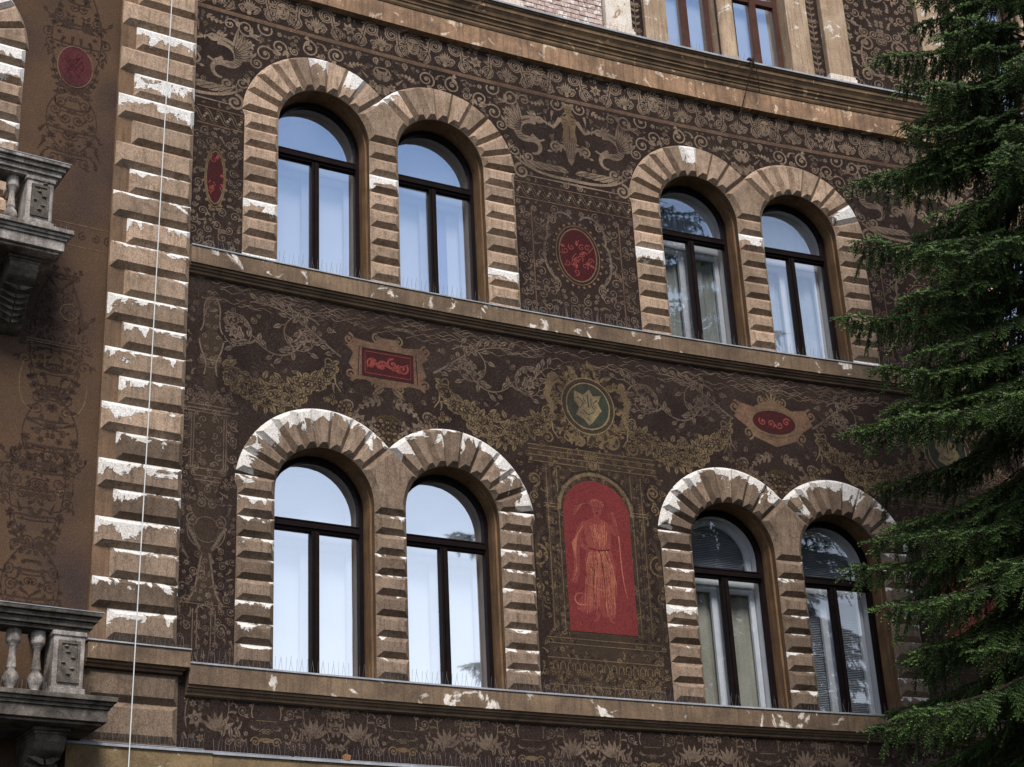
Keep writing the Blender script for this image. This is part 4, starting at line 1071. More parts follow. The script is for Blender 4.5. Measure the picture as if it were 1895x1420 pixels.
def robed_woman(x, zb):
    """draped standing figure scratched in pale red: soft mid tone body, hatched with flowing strokes"""
    o = Orn(); P = lambda *a: [(x + p, zb + q) for p, q in a]; R = seeded(3); F_, L_, D_ = 13, 5, 4
    body = P((-.19, 1.33), (-.06, 1.39), (.07, 1.39), (.20, 1.32), (.19, 1.15), (.17, .98), (.22, .78), (.21, .5), (.17, .25), (.17, .07), (.0, .07), (-.06, .2), (-.20, .10), (-.36, .15), (-.33, .27), (-.23, .40), (-.19, .6), (-.21, .8), (-.16, .98), (-.19, 1.15))
    o.fill(body, F_, 0)
    o.disc((x + .01, zb + 1.52), .075, F_, 1, 14, .095); o.ribbon(P((.0, 1.46), (.0, 1.36)), .07, F_, .09, 1)
    o.ribbon(bez(*P((.17, 1.30), (.28, 1.2), (.30, 1.12), (.26, 1.30)), 10), .085, F_, .06, 1); o.ribbon(P((.26, 1.28), (.23, 1.45)), .06, F_, .04, 1); o.disc((x + .225, zb + 1.47), .034, F_, 1, 8)
    o.ribbon(bez(*P((-.17, 1.30), (-.33, 1.2), (-.30, .98), (-.12, .93)), 12), .09, F_, .055, 1); o.disc((x - .11, zb + .93), .034, F_, 1, 8)
    o.ribbon(P((-.05, .12), (-.09, .03), (-.15, .02)), .055, F_, .03, 1); o.ribbon(P((.09, .12), (.10, .03), (.16, .01)), .055, F_, .03, 1)
    o.fill([tuple(p) for p in bez(*P((-.20, 1.3), (-.44, 1.12), (-.30, .8), (-.42, .5)), 10)] + [tuple(p) for p in bez(*P((-.34, .48), (-.22, .8), (-.34, 1.1), (-.17, 1.25)), 10)], F_, 0)
    # lit strokes follow the cloth
    for i in range(64):
        a = R.uniform(-.18, .18); z0 = R.uniform(.72, .98); z1 = R.uniform(.08, .45); sw = -.16 * max(0, .5 - z1) * (1 if a < .02 else -.25)
        o.ribbon(bez(*P((a * .75, z0), (a * 1.25 + R.uniform(-.02, .03), z0 * .7 + z1 * .3), (a * 1.35 + R.uniform(-.03, .02), z0 * .3 + z1 * .7), (a * 1.15 + sw, z1)), 10), R.uniform(.006, .014), L_, .004, 2)
    for i in range(26):
        a = R.uniform(-.16, .15); z0 = R.uniform(1.15, 1.36); o.ribbon(bez(*P((a, z0), (a * .9, z0 - .08), (a * .8 + .02, z0 - .14), (a * .7, z0 - .2)), 7), R.uniform(.006, .013), L_, .004, 2)
    for q in (((-.08, .88), (.0, .84), (.1, .9)), ((-.16, .7), (-.02, .6), (.16, .74)), ((-.2, .5), (.02, .42), (.2, .55))): o.ribbon(P(*q), .016, L_, .006, 2)
    for i in range(9): o.ribbon(bez(*P((-.20 - .02 * i, 1.27 - .03 * i), (-.40, 1.08), (-.26 - .01 * i, .8), (-.40 + .01 * i, .5 + .02 * i)), 10), .008, L_, .003, 2)
    o.disc((x - .055, zb + 1.57), .045, F_, 1, 10); o.ribbon(arc(x + .005, zb + 1.545, .075, .3, 3.0, 9), .03, F_, .02, 2)
    for i in range(4): o.ribbon(bez(*P((-.08, 1.58), (-.20 - .02 * i, 1.60), (-.26, 1.50 - .03 * i), (-.34, 1.52 - .04 * i)), 12), .008, L_, .003, 1)
    o.ribbon(bez(*P((.25, 1.42), (.35, 1.1), (.26, .8), (.36, .35)), 20), .022, L_, .008, 1); o.ribbon(bez(*P((-.22, .22), (-.44, .16), (-.42, .40), (-.26, .36)), 14), .022, L_, .008, 1)
    for k in range(8): curl(o, (x + .01 + .085 * math.cos(.1 + k * .42), zb + 1.56 + .075 * math.sin(.1 + k * .42)), .026, k, 1.2, 1, L_, .010, False)
    for e in (-1, 1): o.disc((x + .01 + e * .026, zb + 1.53), .009, D_, 4, 6, .006)
    o.ribbon(P((.012, 1.53), (.018, 1.50), (.008, 1.495)), .006, D_, lev=4); o.ribbon(P((-.008, 1.468), (.028, 1.468)), .007, D_, lev=4)
    for q in (((.15, .98), (.0, .95), (-.15, .98)), ((.02, .9), (.05, .5), (.03, .12)), ((-.08, .7), (-.12, .45), (-.10, .22))): o.ribbon(P(*q), .010, D_, .005, 4)
    for i in range(60):
        p = (x + R.uniform(-.44, .44), zb - .1 + R.uniform(.0, 1.7)); o.ribbon([p, (p[0] + R.uniform(-.06, .06), p[1] + R.uniform(.04, .16))], R.uniform(.005, .010), F_ if i % 3 else D_, .003, 0)
    return o
for k in range(0, 3):
    axb = AXA + STEP / 2 + k * STEP
    aedicule(axb).build('painted_aedicule', MAINW, label='painted niche frame with a red arched field' if k == 0 else None)
    w_ = robed_woman(0, 0); q = Orn()
    q.items = [([np.array((axb + p[0], 5.93 + p[1] * .98)) for p in P], m, l + 4) for P, m, l in w_.items]
    q.build('painted_woman', MAINW)
    crest((axb - .01, 8.83)).build('painted_crest', MAINW, label='round painted crest with pale gold shield on dull green' if k == 0 else None)

# --- panels and strips of the top floor
for k in range(0, 3):
    axb = AXA + STEP / 2 + k * STEP
    if k != 0:
        h = Orn(); R = seeded(41); h.ribbon(bez((axb, 15.2), (axb + .5, 15.0), (axb + .5, 15.8), (axb + .2, 15.9), 16), .05, 0, .02); curl(h, (axb + .3, 15.75), .16, 0, 1.7, 1, 0, .04); curl(h, (axb + .34, 15.15), .13, PI, 1.7, -1, 0, .04)
        filler(h, axb + .02, axb + .64, 14.75, 17.6, 900, .04, .11, 0, [(axb + .3, 15.75, .17), (axb + .34, 15.15, .15)], .02, rr=R); h.mirror(axb); h.build('painted_top_panel', MAINW, wall=False)
for ax in AX[1:4]:
    for sd in (-1, 1):
        h = Orn(); R = seeded(43); c = ax + sd * 1.575; h.ribbon([(c, z) for z in np.arange(14.7, 17.6, .2)], .014, 0)
        for i in range(24):
            z = 14.8 + i * .115
            for e in (-1, 1): leaf(h, (c, z), PI / 2 - e * .9, .10, .022, 0, False, 5)
            if i % 4 == 2: curl(h, (c + .05, z), .045, 0, 1.4, 1, 0, .014); curl(h, (c - .05, z), .045, PI, 1.4, -1, 0, .014)
        h.build('painted_top_strip', MAINW, wall=False)
# --- candelabrum beside the stone pillar
def candelabrum(m=1):
    o = Orn(); h = Orn(); R = seeded(22)
    o.fill([(-.05, 9.42), (.05, 9.42), (.10, 9.28), (.05, 9.18), (.12, 9.10), (.06, 8.98), (.17, 8.85), (.10, 8.7), (.14, 8.6), (.05, 8.4), (.10, 8.2), (.26, 8.02), (.24, 7.22), (.16, 7.12), (.10, 6.95), (.2, 6.7), (.18, 6.4), (.07, 6.25), (.1, 5.9), (.22, 5.68), (-.22, 5.68), (-.1, 5.9), (-.07, 6.25), (-.18, 6.4), (-.2, 6.7), (-.10, 6.95), (-.16, 7.12), (-.24, 7.22), (-.26, 8.02), (-.10, 8.2), (-.05, 8.4), (-.14, 8.6), (-.10, 8.7), (-.17, 8.85), (-.06, 8.98), (-.12, 9.10), (-.05, 9.18), (-.10, 9.28)], 8, 0)
    for z, r in ((9.42, .05), (9.3, .09), (9.2, .06), (9.12, .11), (8.98, .08), (8.85, .15), (8.7, .10), (8.6, .13), (8.5, .07)):
        h.ribbon([(0, z), (r, z + .01)], .012, 8 if z > 8.6 else m, .008); curl(h, (r * .55, z + .045), .032, 0, 1.2, 1, m, .009, False)
    h.ribbon(bez((.05, 9.4), (.16, 9.25), (.04, 9.1), (.14, 8.95), 12), .018, m); h.ribbon(bez((.15, 8.85), (.12, 8.6), (.02, 8.65), (.08, 8.4), 12), .018, m)
    for z in (8.02, 7.97, 7.93): h.ribbon([(0, z), (.26, z)], .014, m)
    for i in range(4): curl(h, (.05 + .06 * i, 8.12 + .04 * (i % 2)), .05, 1.5 * i, 1.4, 1, m, .016)
    for e in (.18, .21): h.ribbon([(e, 7.90), (e, 7.24)], .012, m)
    h.ribbon([(0, 7.24), (.21, 7.24)], .012, m)
    for i in range(7): curl(h, (.07 + .05 * (i % 2), 7.3 + .09 * i), .045, i, 1.2, 1, m, .012, False)
    for i in range(3): curl(h, (.29, 7.85 - .22 * i), .06, PI, 1.6, 1, m, .014)
    for z in (7.15, 7.10): h.ribbon([(0, z), (.16, z)], .012, m)
    curl(h, (.07, 6.83), .06, PI / 2, 1.7, 1, m, .014); h.ribbon(bez((.14, 6.68), (.26, 6.6), (.26, 6.35), (.06, 6.3), 16), .014, m); curl(h, (.16, 6.62), .08, PI / 2, 1.6, -1, m, .018)
    for i in range(8): h.disc((.22 - .02 * i, 6.55 - .035 * i), .024, m, 1, 7)
    h.ring((0, 6.52), .15, .012, m); h.ribbon(bez((.04, 6.25), (.10, 6.0), (.08, 5.8), (.2, 5.68), 14), .02, m)
    h.ribbon([(0, 5.66), (.3, 5.66)], .010, 2)
    for e in (.08, .13): h.ribbon([(e, 5.6), (e, 5.15)], .012, m)
    h.ribbon(arc(0, 5.55, .1, 0, PI / 2, 6), .014, m); curl(h, (.2, 5.4), .06, 0, 1.5, 1, m, .014)
    h.mirror(0); filler(o, -.33, .33, 5.0, 9.3, 700, .03, .06, m, [(0, 8.9, .28), (0, 8.4, .2), (0, 7.6, .3), (0, 6.55, .28)], .010, rr=R)
    return h.plus(o)
candelabrum().xf(.19).build('painted_candelabrum', MAINW, (-.125, .54, 5.0, 9.6))
# --- grotesque band above the lowest ledge
def band_unit():
    h = Orn(); R = seeded(70)
    for s in (1,):
        curl(h, (.12, .10), .055, 0, 1.6, 1, 2, .016); h.ribbon([(0, .12), (.08, .12)], .06, 2, .03)
        h.ribbon(arc(0, .42, .17, -.4, 1.4, 12), .012, 1); h.ribbon([(0, .33), (.12, .33)], .008, 2)
        for i in range(6): leaf(h, (.55, .18), PI / 2 + (i - 2.5) * .42, .22, .03, 1, False)
        curl(h, (.50, .60), .05, PI, 1.4, -1, 2, .010); h.ribbon(bez((.5, .2), (.4, .4), (.42, .55), (.47, .64), 10), .010, 2)
        curl(h, (.78, .58), .045, 0, 1.4, 1, 1, .010); h.ribbon(bez((.9, .2), (.95, .4), (.9, .55), (.8, .62), 10), .010, 1)
        flower(h, (.80, .30), .10, 1)
        for i in range(3): leaf(h, (.3 + .1 * i, .12), PI / 2 - .4 + .3 * i, .14, .026, 1)
    filler(h, .02, .94, .06, .66, 260, .03, .07, 1, [(0, .42, .2), (.55, .25, .2), (.8, .3, .12), (.1, .1, .12)], .010, rr=R)
    return h.mirror(0)
bu = band_unit()
for k in range(0, 10): bu.xf(.93 + k * 1.63, 4.1).build('painted_grotesque', MAINW, (0, 19, 4.08, 4.62))
# --- left bay: faded dark candelabrum with a crimson oval
def bay_panel(z0, red):
    h = Orn(); R = seeded(int(z0 * 10)); m = 11
    h.mirror(0)
    W_ = lambda z: .16 + .20 * abs(math.sin((z - z0) * 2.3 + .9))
    pl = [(0, z0, .34)] if red else []
    filler(h, .02, .46, z0 - 1.3, z0 + 1.4, 1400, .03, .085, m, pl, .016, ok=lambda u, z: u < W_(z), rr=R)
    for i in range(9):
        z = z0 + 1.2 - i * .3; h.ribbon([(0, z), (W_(z) * .8, z + .015)], .03, m, .014); h.ribbon([(0, z - .05), (W_(z) * .6, z - .04)], .016, m, .008)
    h.ribbon(bez((.03, z0 + 1.3), (.3, z0 + .9), (.45, z0 + .2), (.08, z0 - .3), 20), .02, m, .010); h.ribbon(bez((.06, z0 - .3), (.42, z0 - .6), (.35, z0 - 1.0), (.05, z0 - 1.2), 18), .02, m, .010)
    acanthus(h, (.05, z0 - .35), .6, .4, m, 4, 1.0); acanthus(h, (.05, z0 + .6), -.2, .36, m, 4, 1.2)
    h.mirror(0)
    if red: 
        q = Orn(); q.disc((0, z0), .20, 12, 4, 26, .27); q.ring((0, z0), .215, .018, 10, 5, 30, .285)
        for i in range(14): q.ribbon([(R.uniform(-.13, .13), z0 + R.uniform(-.18, .18)) for _ in range(2)], .012, 4, .006, 5)
        h.plus(q)
    return h
bay_panel(12.09, True).xf(-1.62).build('painted_candelabrum', BAYW, (-2.2, -1.1, 9.4, 14), label='faded ornament with a crimson oval on the left bay')
o = bay_panel(8.1, False).xf(-1.62)
for z in (8.45, 8.42): o.ribbon([(-1.95, z), (-1.3, z)], .012, 2)
o.ribbon(bez((-1.95, 8.2), (-2.08, 7.8), (-1.9, 7.5), (-1.75, 7.62), 16), .014, 2); o.ribbon(bez((-1.29, 8.2), (-1.16, 7.8), (-1.34, 7.5), (-1.49, 7.62), 16), .014, 2); o.ring((-1.50, 8.85), .10, .012, 2)
o.build('painted_candelabrum', BAYW, (-2.6, -1.1, 6.9, 9.4))
o = bay_panel(6.4, False).xf(-1.72)
for s in (-1, 1):
    curl(o, (-1.72 + s * .25, 6.72), .07, PI / 2, 1.4, s, 2, .012); o.ribbon(bez((-1.72 + s * .05, 6.5), (-1.72 + s * .3, 6.4), (-1.72 + s * .42, 6.6), (-1.72 + s * .38, 6.85), 14), .012, 11)
o.build('painted_candelabrum', BAYW, (-2.6, -1.1, 5.2, 7.2))
o = Orn()
for z in (9.98, 9.70): o.ribbon([(u, z) for u in np.arange(-1.95, -.9, .15)], .012, 2)
for i in range(7): curl(o, (-1.85 + i * .15, 9.84), .055, 1.5, 1.4, 1 if i % 2 else -1, 11, .014)
o.build('painted_stripe', BAYW, (-2.6, -.92, 9.6, 10.1))

# ------------------------------------------------------------------ balconies of the left bay
def lathe(mb, cu, co, prof, n=10, seg=None):
    V = []; F = []
    for z, r in prof: V += [(cu + r * math.cos(t), co + r * math.sin(t), z) for t in np.linspace(0, 2 * PI, n, endpoint=False)]
    for i in range(len(prof) - 1):
        for j in range(n): F.append((i * n + j, i * n + (j + 1) % n, (i + 1) * n + (j + 1) % n, (i + 1) * n + j))
    F.append(tuple(range(n))[::-1]); F.append(tuple((len(prof) - 1) * n + j for j in range(n))); mb.add(V, F)
def step_slab(mb, u0, u1, o1, layers):
    """layers (z0, z1, overhang): moulded slab with returns on both ends"""
    for z0, z1, e in layers: mb.box(u0 - e, u1 + e, .003, o1 + e, z0, z1)
def balcony(u0, u1, zs, zr, o1, mat, mat2, lab, ped, cw=.62):
    """zs = top of slab, zr = underside of handrail, ped = (left, right) of the corner pedestal"""
    mb = MB(); step_slab(mb, u0, u1, o1, [(zs - .05, zs, .0), (zs - .085, zs - .051, -.03), (zs - .12, zs - .086, -.055), (zs - .24, zs - .121, -.075), (zs - .27, zs - .241, -.12)])
    b = mb.obj('balcony', mat2, BLD, bev=.006); b['label'] = lab
    hu = ped[1] + .02
    # handrail: front and return
    mb = MB()
    for z0, z1, e in ((zr, zr + .04, .02), (zr + .041, zr + .10, .05), (zr + .101, zr + .15, .085), (zr + .151, zr + .19, .12)):
        mb.box(u0, hu + e, o1 - .34 - e, o1 - .12 + e, z0, z1); mb.box(hu - .24 - e, hu + e, .003, o1 - .345 - e, z0, z1)
    mb.obj('handrail', mat2, b, bev=.006)
    mb = MB(); mb.box(u0, hu + .13, o1 - .47, o1 + .005, zr + .191, zr + .20); mb.obj('metal_flashing', METAL, b)
    def pedestal(a, c):
        mb = MB(); mb.box(a, c, o1 - .36, o1 - .09, zs + .07, zr); mb.box(a - .02, c + .02, o1 - .38, o1 - .07, zs + .001, zs + .07); mb.box(a - .015, c + .015, o1 - .375, o1 - .075, zr - .05, zr - .002)
        p = mb.obj('pedestal', mat, b, bev=.008)
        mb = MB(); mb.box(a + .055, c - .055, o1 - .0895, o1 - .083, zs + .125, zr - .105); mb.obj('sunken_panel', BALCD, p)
        mb = MB(); d = .05
        for (x0, x1, z0, z1) in ((a + d, a + d + .03, zs + .12, zr - .1), (c - d - .03, c - d, zs + .12, zr - .1), (a + d + .03, c - d - .03, zs + .12, zs + .15), (a + d + .03, c - d - .03, zr - .13, zr - .1)): mb.box(x0, x1, o1 - .09, o1 - .07, z0, z1)
        cu = (a + c) / 2
        for i in range(7): lathe(mb, cu + .055 * math.sin(i * 2.4), o1 - .09, [(zs + .19 + .055 * i, .012), (zs + .205 + .055 * i, .03), (zs + .225 + .055 * i, .014)], 7)
        return p, mb
    p, m2 = pedestal(*ped); m2.obj('pedestal_relief', BALCD, b)
    prof = [(0, .075), (.06, .075), (.065, .05), (.09, .045), (.16, .075), (.24, .088), (.31, .07), (.36, .045), (.385, .055), (.40, .058), (.42, .05), (.50, .045), (.60, .036), (.70, .036), (.74, .05), (.75, .055), (.77, .05), (.79, .075), (.82, .08), (1, .08)]
    H = zr - zs
    def bal(cu, co):
        mb = MB(); lathe(mb, cu, co, [(zs + .002 + t * (H - .004) if t < .99 else zr - .001, r * H / .62 * .92) for t, r in prof], 12); return mb.obj('baluster', mat, b, smooth=True)
    u = ped[0] - .12
    i = 0
    while u > u0 + .1: bal(u, o1 - .225); u -= .245
    for oo in np.arange(o1 - .55, .15, -.25): bal(hu - .13, float(oo))
    # corbels with an acanthus leaf
    for cu in (ped[0] + .10, ped[0] + .10 - 1.5):
        mb = MB(); P = [(.003, zs - .27), (o1 - .32, zs - .27), (o1 - .30, zs - .33), (o1 - .30, zs - .44), (o1 - .36, zs - .54), (o1 - .48, zs - .60), (o1 - .60, zs - .66), (o1 - .66, zs - .80), (o1 - .70, zs - .98), (o1 - .78, zs - 1.08), (.003, zs - 1.12)]
        P = [(a, zs - .27 + (z - zs + .27) * .78) for a, z in P]; V = [(cu - .16, a, z) for a, z in P] + [(cu + .16, a, z) for a, z in P]; n = len(P)
        mb.add(V, [tuple(range(n)), tuple(range(n, 2 * n))[::-1]] + [(i, (i + 1) % n, n + (i + 1) % n, n + i) for i in range(n)])
        mb.box(cu - .19, cu + .19, .004, o1 - .27, zs - .312, zs - .272); mb.box(cu - .175, cu + .175, .004, o1 - .285, zs - .345, zs - .313)
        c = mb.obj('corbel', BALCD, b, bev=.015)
        mb = MB()
        for s in (-1, 1):
            for i in range(6):
                z = zs - .55 - .058 * i; o_ = o1 - .50 - .034 * i - .05 * (i > 0); 
                mb.add([(cu + s * .01, o_ + .03, z), (cu + s * .15, o_ + .012, z + .05 - .01 * i), (cu + s * .165, o_ + .02, z + .02), (cu + s * .06, o_ + .075, z - .055), (cu + s * .01, o_ + .06, z - .06)], [(0, 1, 2, 3, 4)])
        mb.obj('acanthus_leaf', BALCD, c)
    return b
balcony(-6.5, -1.78, 9.36, 9.97, .92, BALC, BALC, 'upper stone balcony with pale streaked pedestal', (-2.31, -2.01))
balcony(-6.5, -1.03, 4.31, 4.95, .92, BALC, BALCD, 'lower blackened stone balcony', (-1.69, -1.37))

# ------------------------------------------------------------------ bird spikes on the ledges
def spikes(a, b, zt, off, label, group, h=.15):
    t = thing('bird_spike_strip', label, 'bird spikes', Wv((a + b) / 2, off, zt), group); a += .015; b -= .015
    mb = MB(); mb.box(a, b, off - .012, off + .012, zt + .001, zt + .007); mb.obj('base_strip', METAL, t)
    mb = MB(); u = a + .015; i = 0
    while u < b:
        lean = (-.05, .02, .06)[i % 3] + random.gauss(0, .008); du = random.gauss(0, .006); r = .0016; hh = h * random.uniform(.88, 1.05)
        V = [(u - r, off, zt + .006), (u + r, off, zt + .006), (u, off + r * 1.7, zt + .006), (u + du - r, off + lean, zt + hh), (u + du + r, off + lean, zt + hh), (u + du, off + lean + r, zt + hh)]
        mb.add(V, [(0, 1, 4, 3), (1, 2, 5, 4), (2, 0, 3, 5), (3, 4, 5)]); u += .042; i += 1
    o = mb.obj('spike', WIRE, t); o['kind'] = 'stuff'
for zt, nm, side in ((ZU + .009, 'upper', ('the narrow red oval', 'the red trophy medallion')), (ZL + .009, 'lower', ('the painted candelabrum', 'the red niche'))):
    g_ = 'bird spikes on the %s sill ledge' % nm
    E_ = [(-.11 if nm == 'upper' else .02, UA - T_, side[0]), (UA - T_, UA + OW + PM / 2, 'the first arched window'), (UA + OW + PM / 2, UA + PAIRW + T_, 'the second arched window'),
          (UA + PAIRW + T_, UB - T_, side[1]), (UB - T_, UB + OW + PM / 2, 'the third arched window'), (UB + OW + PM / 2, UB + PAIRW + T_, 'the fourth arched window'),
          (UB + PAIRW + T_, UC - T_, 'the wall panel behind the spruce'), (UC - T_, UC + PAIRW + T_, 'the window pair hidden by the spruce')]
    for a, b, w_ in E_: spikes(a, b, zt, .075, 'wire bird spikes on the %s sill ledge under %s' % (nm, w_), g_)
spikes(-1.1, -.02, 5.108, .10, 'short row of bird spikes on the ledge at the foot of the stone pillar', None)
for a, b, w_ in ((.28, UA + .2, 'beside the pillar foot'), (UA + .2, UA + PAIRW, 'by the dead leaf'), (UA + PAIRW, UB, 'below the red niche'), (UB, UB + PAIRW + .4, 'below the right lower window pair'), (UB + PAIRW + .4, 13.5, 'behind the spruce')):
    spikes(a, b, 4.04, .09, 'wire bird spikes on the lowest metal capped ledge ' + w_, 'bird spikes on the lowest ledge')
spikes(-1.2, .2, 4.045, .12, 'bird spikes on the lowest ledge below the pillar', None)
for a, b, w_ in ((4.3, 6.3, 'below the bared brick patch'), (6.3, 9.8, 'below the top floor twin windows'), (9.8, 13.0, 'beside the spruce')):
    spikes(a, b, 14.73, .22, 'fine bird spikes on the great top cornice ' + w_, 'bird spikes on the top cornice', .12)
spikes(-1.98, -1.80, 9.362, .82, 'tiny row of bird spikes on the corner of the upper balcony', None, .12)
spikes(-2.9, -1.72, 4.312, .86, 'bird spikes in front of the balusters of the lower balcony', None, .12)

# ------------------------------------------------------------------ cable, bracket, fallen leaf
def tube(pts, r, n=6):
    """pts in world"""
    mb = MB(); P = [Vector(p) for p in pts]; V = []; F = []
    for i, p in enumerate(P):
        d = (P[min(i + 1, len(P) - 1)] - P[max(i - 1, 0)]).normalized(); a = d.orthogonal().normalized(); b = d.cross(a)
        if i and abs(d.dot(V0)) > .0: pass
        V0 = d
        V += [tuple(p + (a * math.cos(t) + b * math.sin(t)) * r) for t in np.linspace(0, 2 * PI, n, endpoint=False)]
    for i in range(len(P) - 1):
        for j in range(n): F.append((i * n + j, i * n + (j + 1) % n, (i + 1) * n + (j + 1) % n, (i + 1) * n + j))
    F.append(tuple(range(n))[::-1]); F.append(tuple((len(P) - 1) * n + j for j in range(n)))
    mb.add(V, F); return mb
cz = [(z, -.578 + (z - 13.197) * (.118 / 9.435)) for z in np.linspace(-CZ + .3, 19.3, 40)]
o = tube([Wv(u, .35 + .006 * math.sin(z), z) for z, u in cz], .0068).obj('hanging_cable', CABLE, world=True, smooth=True)
tag(o, 'thin white cable hanging down in front of the banded stone pillar', 'cable')
t = thing('wire_bracket', 'bent dark iron wire hanging over the top cornice edge below the twin windows', 'bracket', Wv(8.3, .28, 14.73))
tube([Wv(8.21, .16, 14.75), Wv(8.25, .26, 14.77), Wv(8.29, .30, 14.74), Wv(8.27, .31, 14.68), Wv(8.22, .27, 14.46), Wv(8.17, .18, 14.18), Wv(8.12, .13, 13.98), Wv(8.07, .09, 13.80)], .009).obj('rod', DARKMET, t, world=True)
tube([Wv(8.29, .30, 14.74), Wv(8.33, .31, 14.62), Wv(8.38, .26, 14.42), Wv(8.41, .20, 14.26)], .008).obj('rod', DARKMET, t, world=True)
tube([Wv(8.27, .30, 14.71), Wv(8.05, .28, 14.58), Wv(7.8, .22, 14.46), Wv(7.55, .16, 14.40)], .006).obj('rod', DARKMET, t, world=True)
mb = MB(); mb.box(8.23, 8.33, .22, .30, 14.735, 14.78); mb.obj('clamp', DARKMET, t, bev=.01)
mb = MB(); mb.add([(1.79, .10, 4.035), (1.86, .13, 4.04), (1.885, .10, 4.10), (1.83, .085, 4.12), (1.78, .09, 4.09), (1.835, .115, 4.075)], [(0, 1, 5), (1, 2, 5), (2, 3, 5), (3, 4, 5), (4, 0, 5)])
tag(mb.obj('dry_leaf', m_plain('rusty_leaf', (.16, .085, .045), (.11, .06, .03), 20, bump=0)), 'small rust coloured dead leaf caught on the lowest ledge', 'leaf')

# ------------------------------------------------------------------ the spruce in front of the right end
TX, TY = 6.7, 18.0
NEED = bpy.data.materials.new('spruce_needle'); NEED.use_nodes = True; n = NEED.node_tree; g = NG(n)
p = n.nodes['Principled BSDF']; p.inputs['Roughness'].default_value = .6; p.inputs['Specular IOR Level'].default_value = .3
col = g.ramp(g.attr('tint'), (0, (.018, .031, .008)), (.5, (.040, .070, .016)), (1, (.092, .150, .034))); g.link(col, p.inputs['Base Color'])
BARK = m_plain('spruce_bark', (.022, .016, .012), (.04, .03, .023), 6, bump=.02)
SPR = thing('spruce_tree', 'tall dark green spruce with drooping branches in front of the facade', 'tree', (TX, TY, 0))
TREEH = 20.5
R = random.Random(11)
def trunk_r(z): return .02 + .20 * (1 - z / TREEH)
mb = MB(); V = []; F = []; nn = 10; zz = np.linspace(-.2, TREEH, 24)
for z in zz: V += [(TX + trunk_r(z) * math.cos(t) * R.uniform(.93, 1.07), TY + trunk_r(z) * math.sin(t), z) for t in np.linspace(0, 2 * PI, nn, endpoint=False)]
for i in range(len(zz) - 1):
    for j in range(nn): F.append((i * nn + j, i * nn + (j + 1) % nn, (i + 1) * nn + (j + 1) % nn, (i + 1) * nn + j))
mb.add(V, F); mb.obj('trunk', BARK, SPR, world=True, smooth=True)
# needle shoot prototype
def shoot_proto(k):
    V = []; r = np.random.default_rng(k); n_ = 14
    for i in range(n_):
        t = (i + .3) / n_; a = i * 2.4 + r.uniform(-.3, .3); x = t * .14; L = .040 * (1.05 - .45 * t); d = np.array([.8, .75 * math.cos(a), .75 * math.sin(a)]) * L
        perp = np.array([0, -math.sin(a), math.cos(a)]) * .0105
        V += [np.array([x, 0, 0]) - perp, np.array([x, 0, 0]) + perp, np.array([x, 0, 0]) + d]
    return np.array(V)
PROTO = [shoot_proto(k) for k in range(4)]
SH = []          # (pos, dir, length, tint)
def add_shoot(p, d, L, tint): SH.append((p, d, L, tint))
def rodrigues(d):
    d = d / np.linalg.norm(d); up = np.array([0, 0, 1.]) if abs(d[2]) < .9 else np.array([1., 0, 0]); y = np.cross(up, d); y /= np.linalg.norm(y); return np.stack([d, y, np.cross(d, y)], 1)
def twig(p, d, L, age, dens=.06):
    """a drooping twig clothed in shoots along both sides and below"""
    n = max(1, int(L / dens)); q = np.array(p, float); d = np.array(d, float); d /= np.linalg.norm(d); cl = R.gauss(0, .10)
    for i in range(n):
        t = i / n; d = d + np.array([0, 0, -.055]); d /= np.linalg.norm(d); q = q + d * dens
        side = np.cross(d, [0, 0, 1.]); side /= np.linalg.norm(side) + 1e-9
        for s in (-1, 1):
            dd = d * .9 + side * s * R.uniform(.45, 1.0) + np.array([0, 0, R.uniform(-.5, .05)])
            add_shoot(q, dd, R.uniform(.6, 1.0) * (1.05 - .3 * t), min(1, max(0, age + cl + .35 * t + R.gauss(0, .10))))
        if R.random() < .55:
            add_shoot(q, d * .35 + side * R.uniform(-.4, .4) + np.array([0, 0, -1.0]), R.uniform(.7, 1.15), min(1, max(0, age + cl - .15 + R.gauss(0, .1))))
    add_shoot(q, d, R.uniform(.8, 1.1), min(1, max(0, age + cl + .4)))
BR = []
def bough(z, az, L, rise=.05, droop=.45, dens=.06):
    """main branch: leaves the trunk slightly upward, sags, lifts at its tip; twigs fan out and hang"""
    dh = np.array([math.cos(az), math.sin(az), 0]); side = np.array([-dh[1], dh[0], 0]); pts = []
    N = max(8, int(L / .115)); r0 = trunk_r(z); wob = R.uniform(-.12, .12)
    for i in range(N + 1):
        t = i / N; pts.append(np.array([TX, TY, z]) + dh * (r0 * .5 + L * t) + side * L * wob * t * (1 - t) * 2 + np.array([0, 0, L * (rise * t - droop * t * t + .75 * max(0, t - .6) ** 2)]))
    BR.append((pts, .006 + .007 * L))
    for i in range(1, N + 1):
        t = i / N
        if t < .22 and L > 1: continue
        d = pts[i] - pts[i - 1]; d /= np.linalg.norm(d)
        tl = (.40 * L * (1 - t) * .9 + .17) * min(1, .45 + t * 1.2)
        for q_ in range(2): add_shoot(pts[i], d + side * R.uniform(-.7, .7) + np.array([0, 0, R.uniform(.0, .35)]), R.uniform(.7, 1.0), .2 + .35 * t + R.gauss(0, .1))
        for s in (-1, 1):
            a = R.uniform(.5, 1.0); dd = d * math.cos(a) + side * s * math.sin(a) + np.array([0, 0, R.uniform(-.3, .05)])
            twig(pts[i], dd, tl * R.uniform(.7, 1.15), .12 + .30 * t, dens)
        if R.random() < .9:     # hanging comb twig
            dd = d * .45 + side * R.uniform(-.6, .6) + np.array([0, 0, -1.0]); twig(pts[i], dd, R.uniform(.16, .42), .0 + .15 * t, dens)
    twig(pts[-1], pts[-1] - pts[-2], .22, .45, dens)
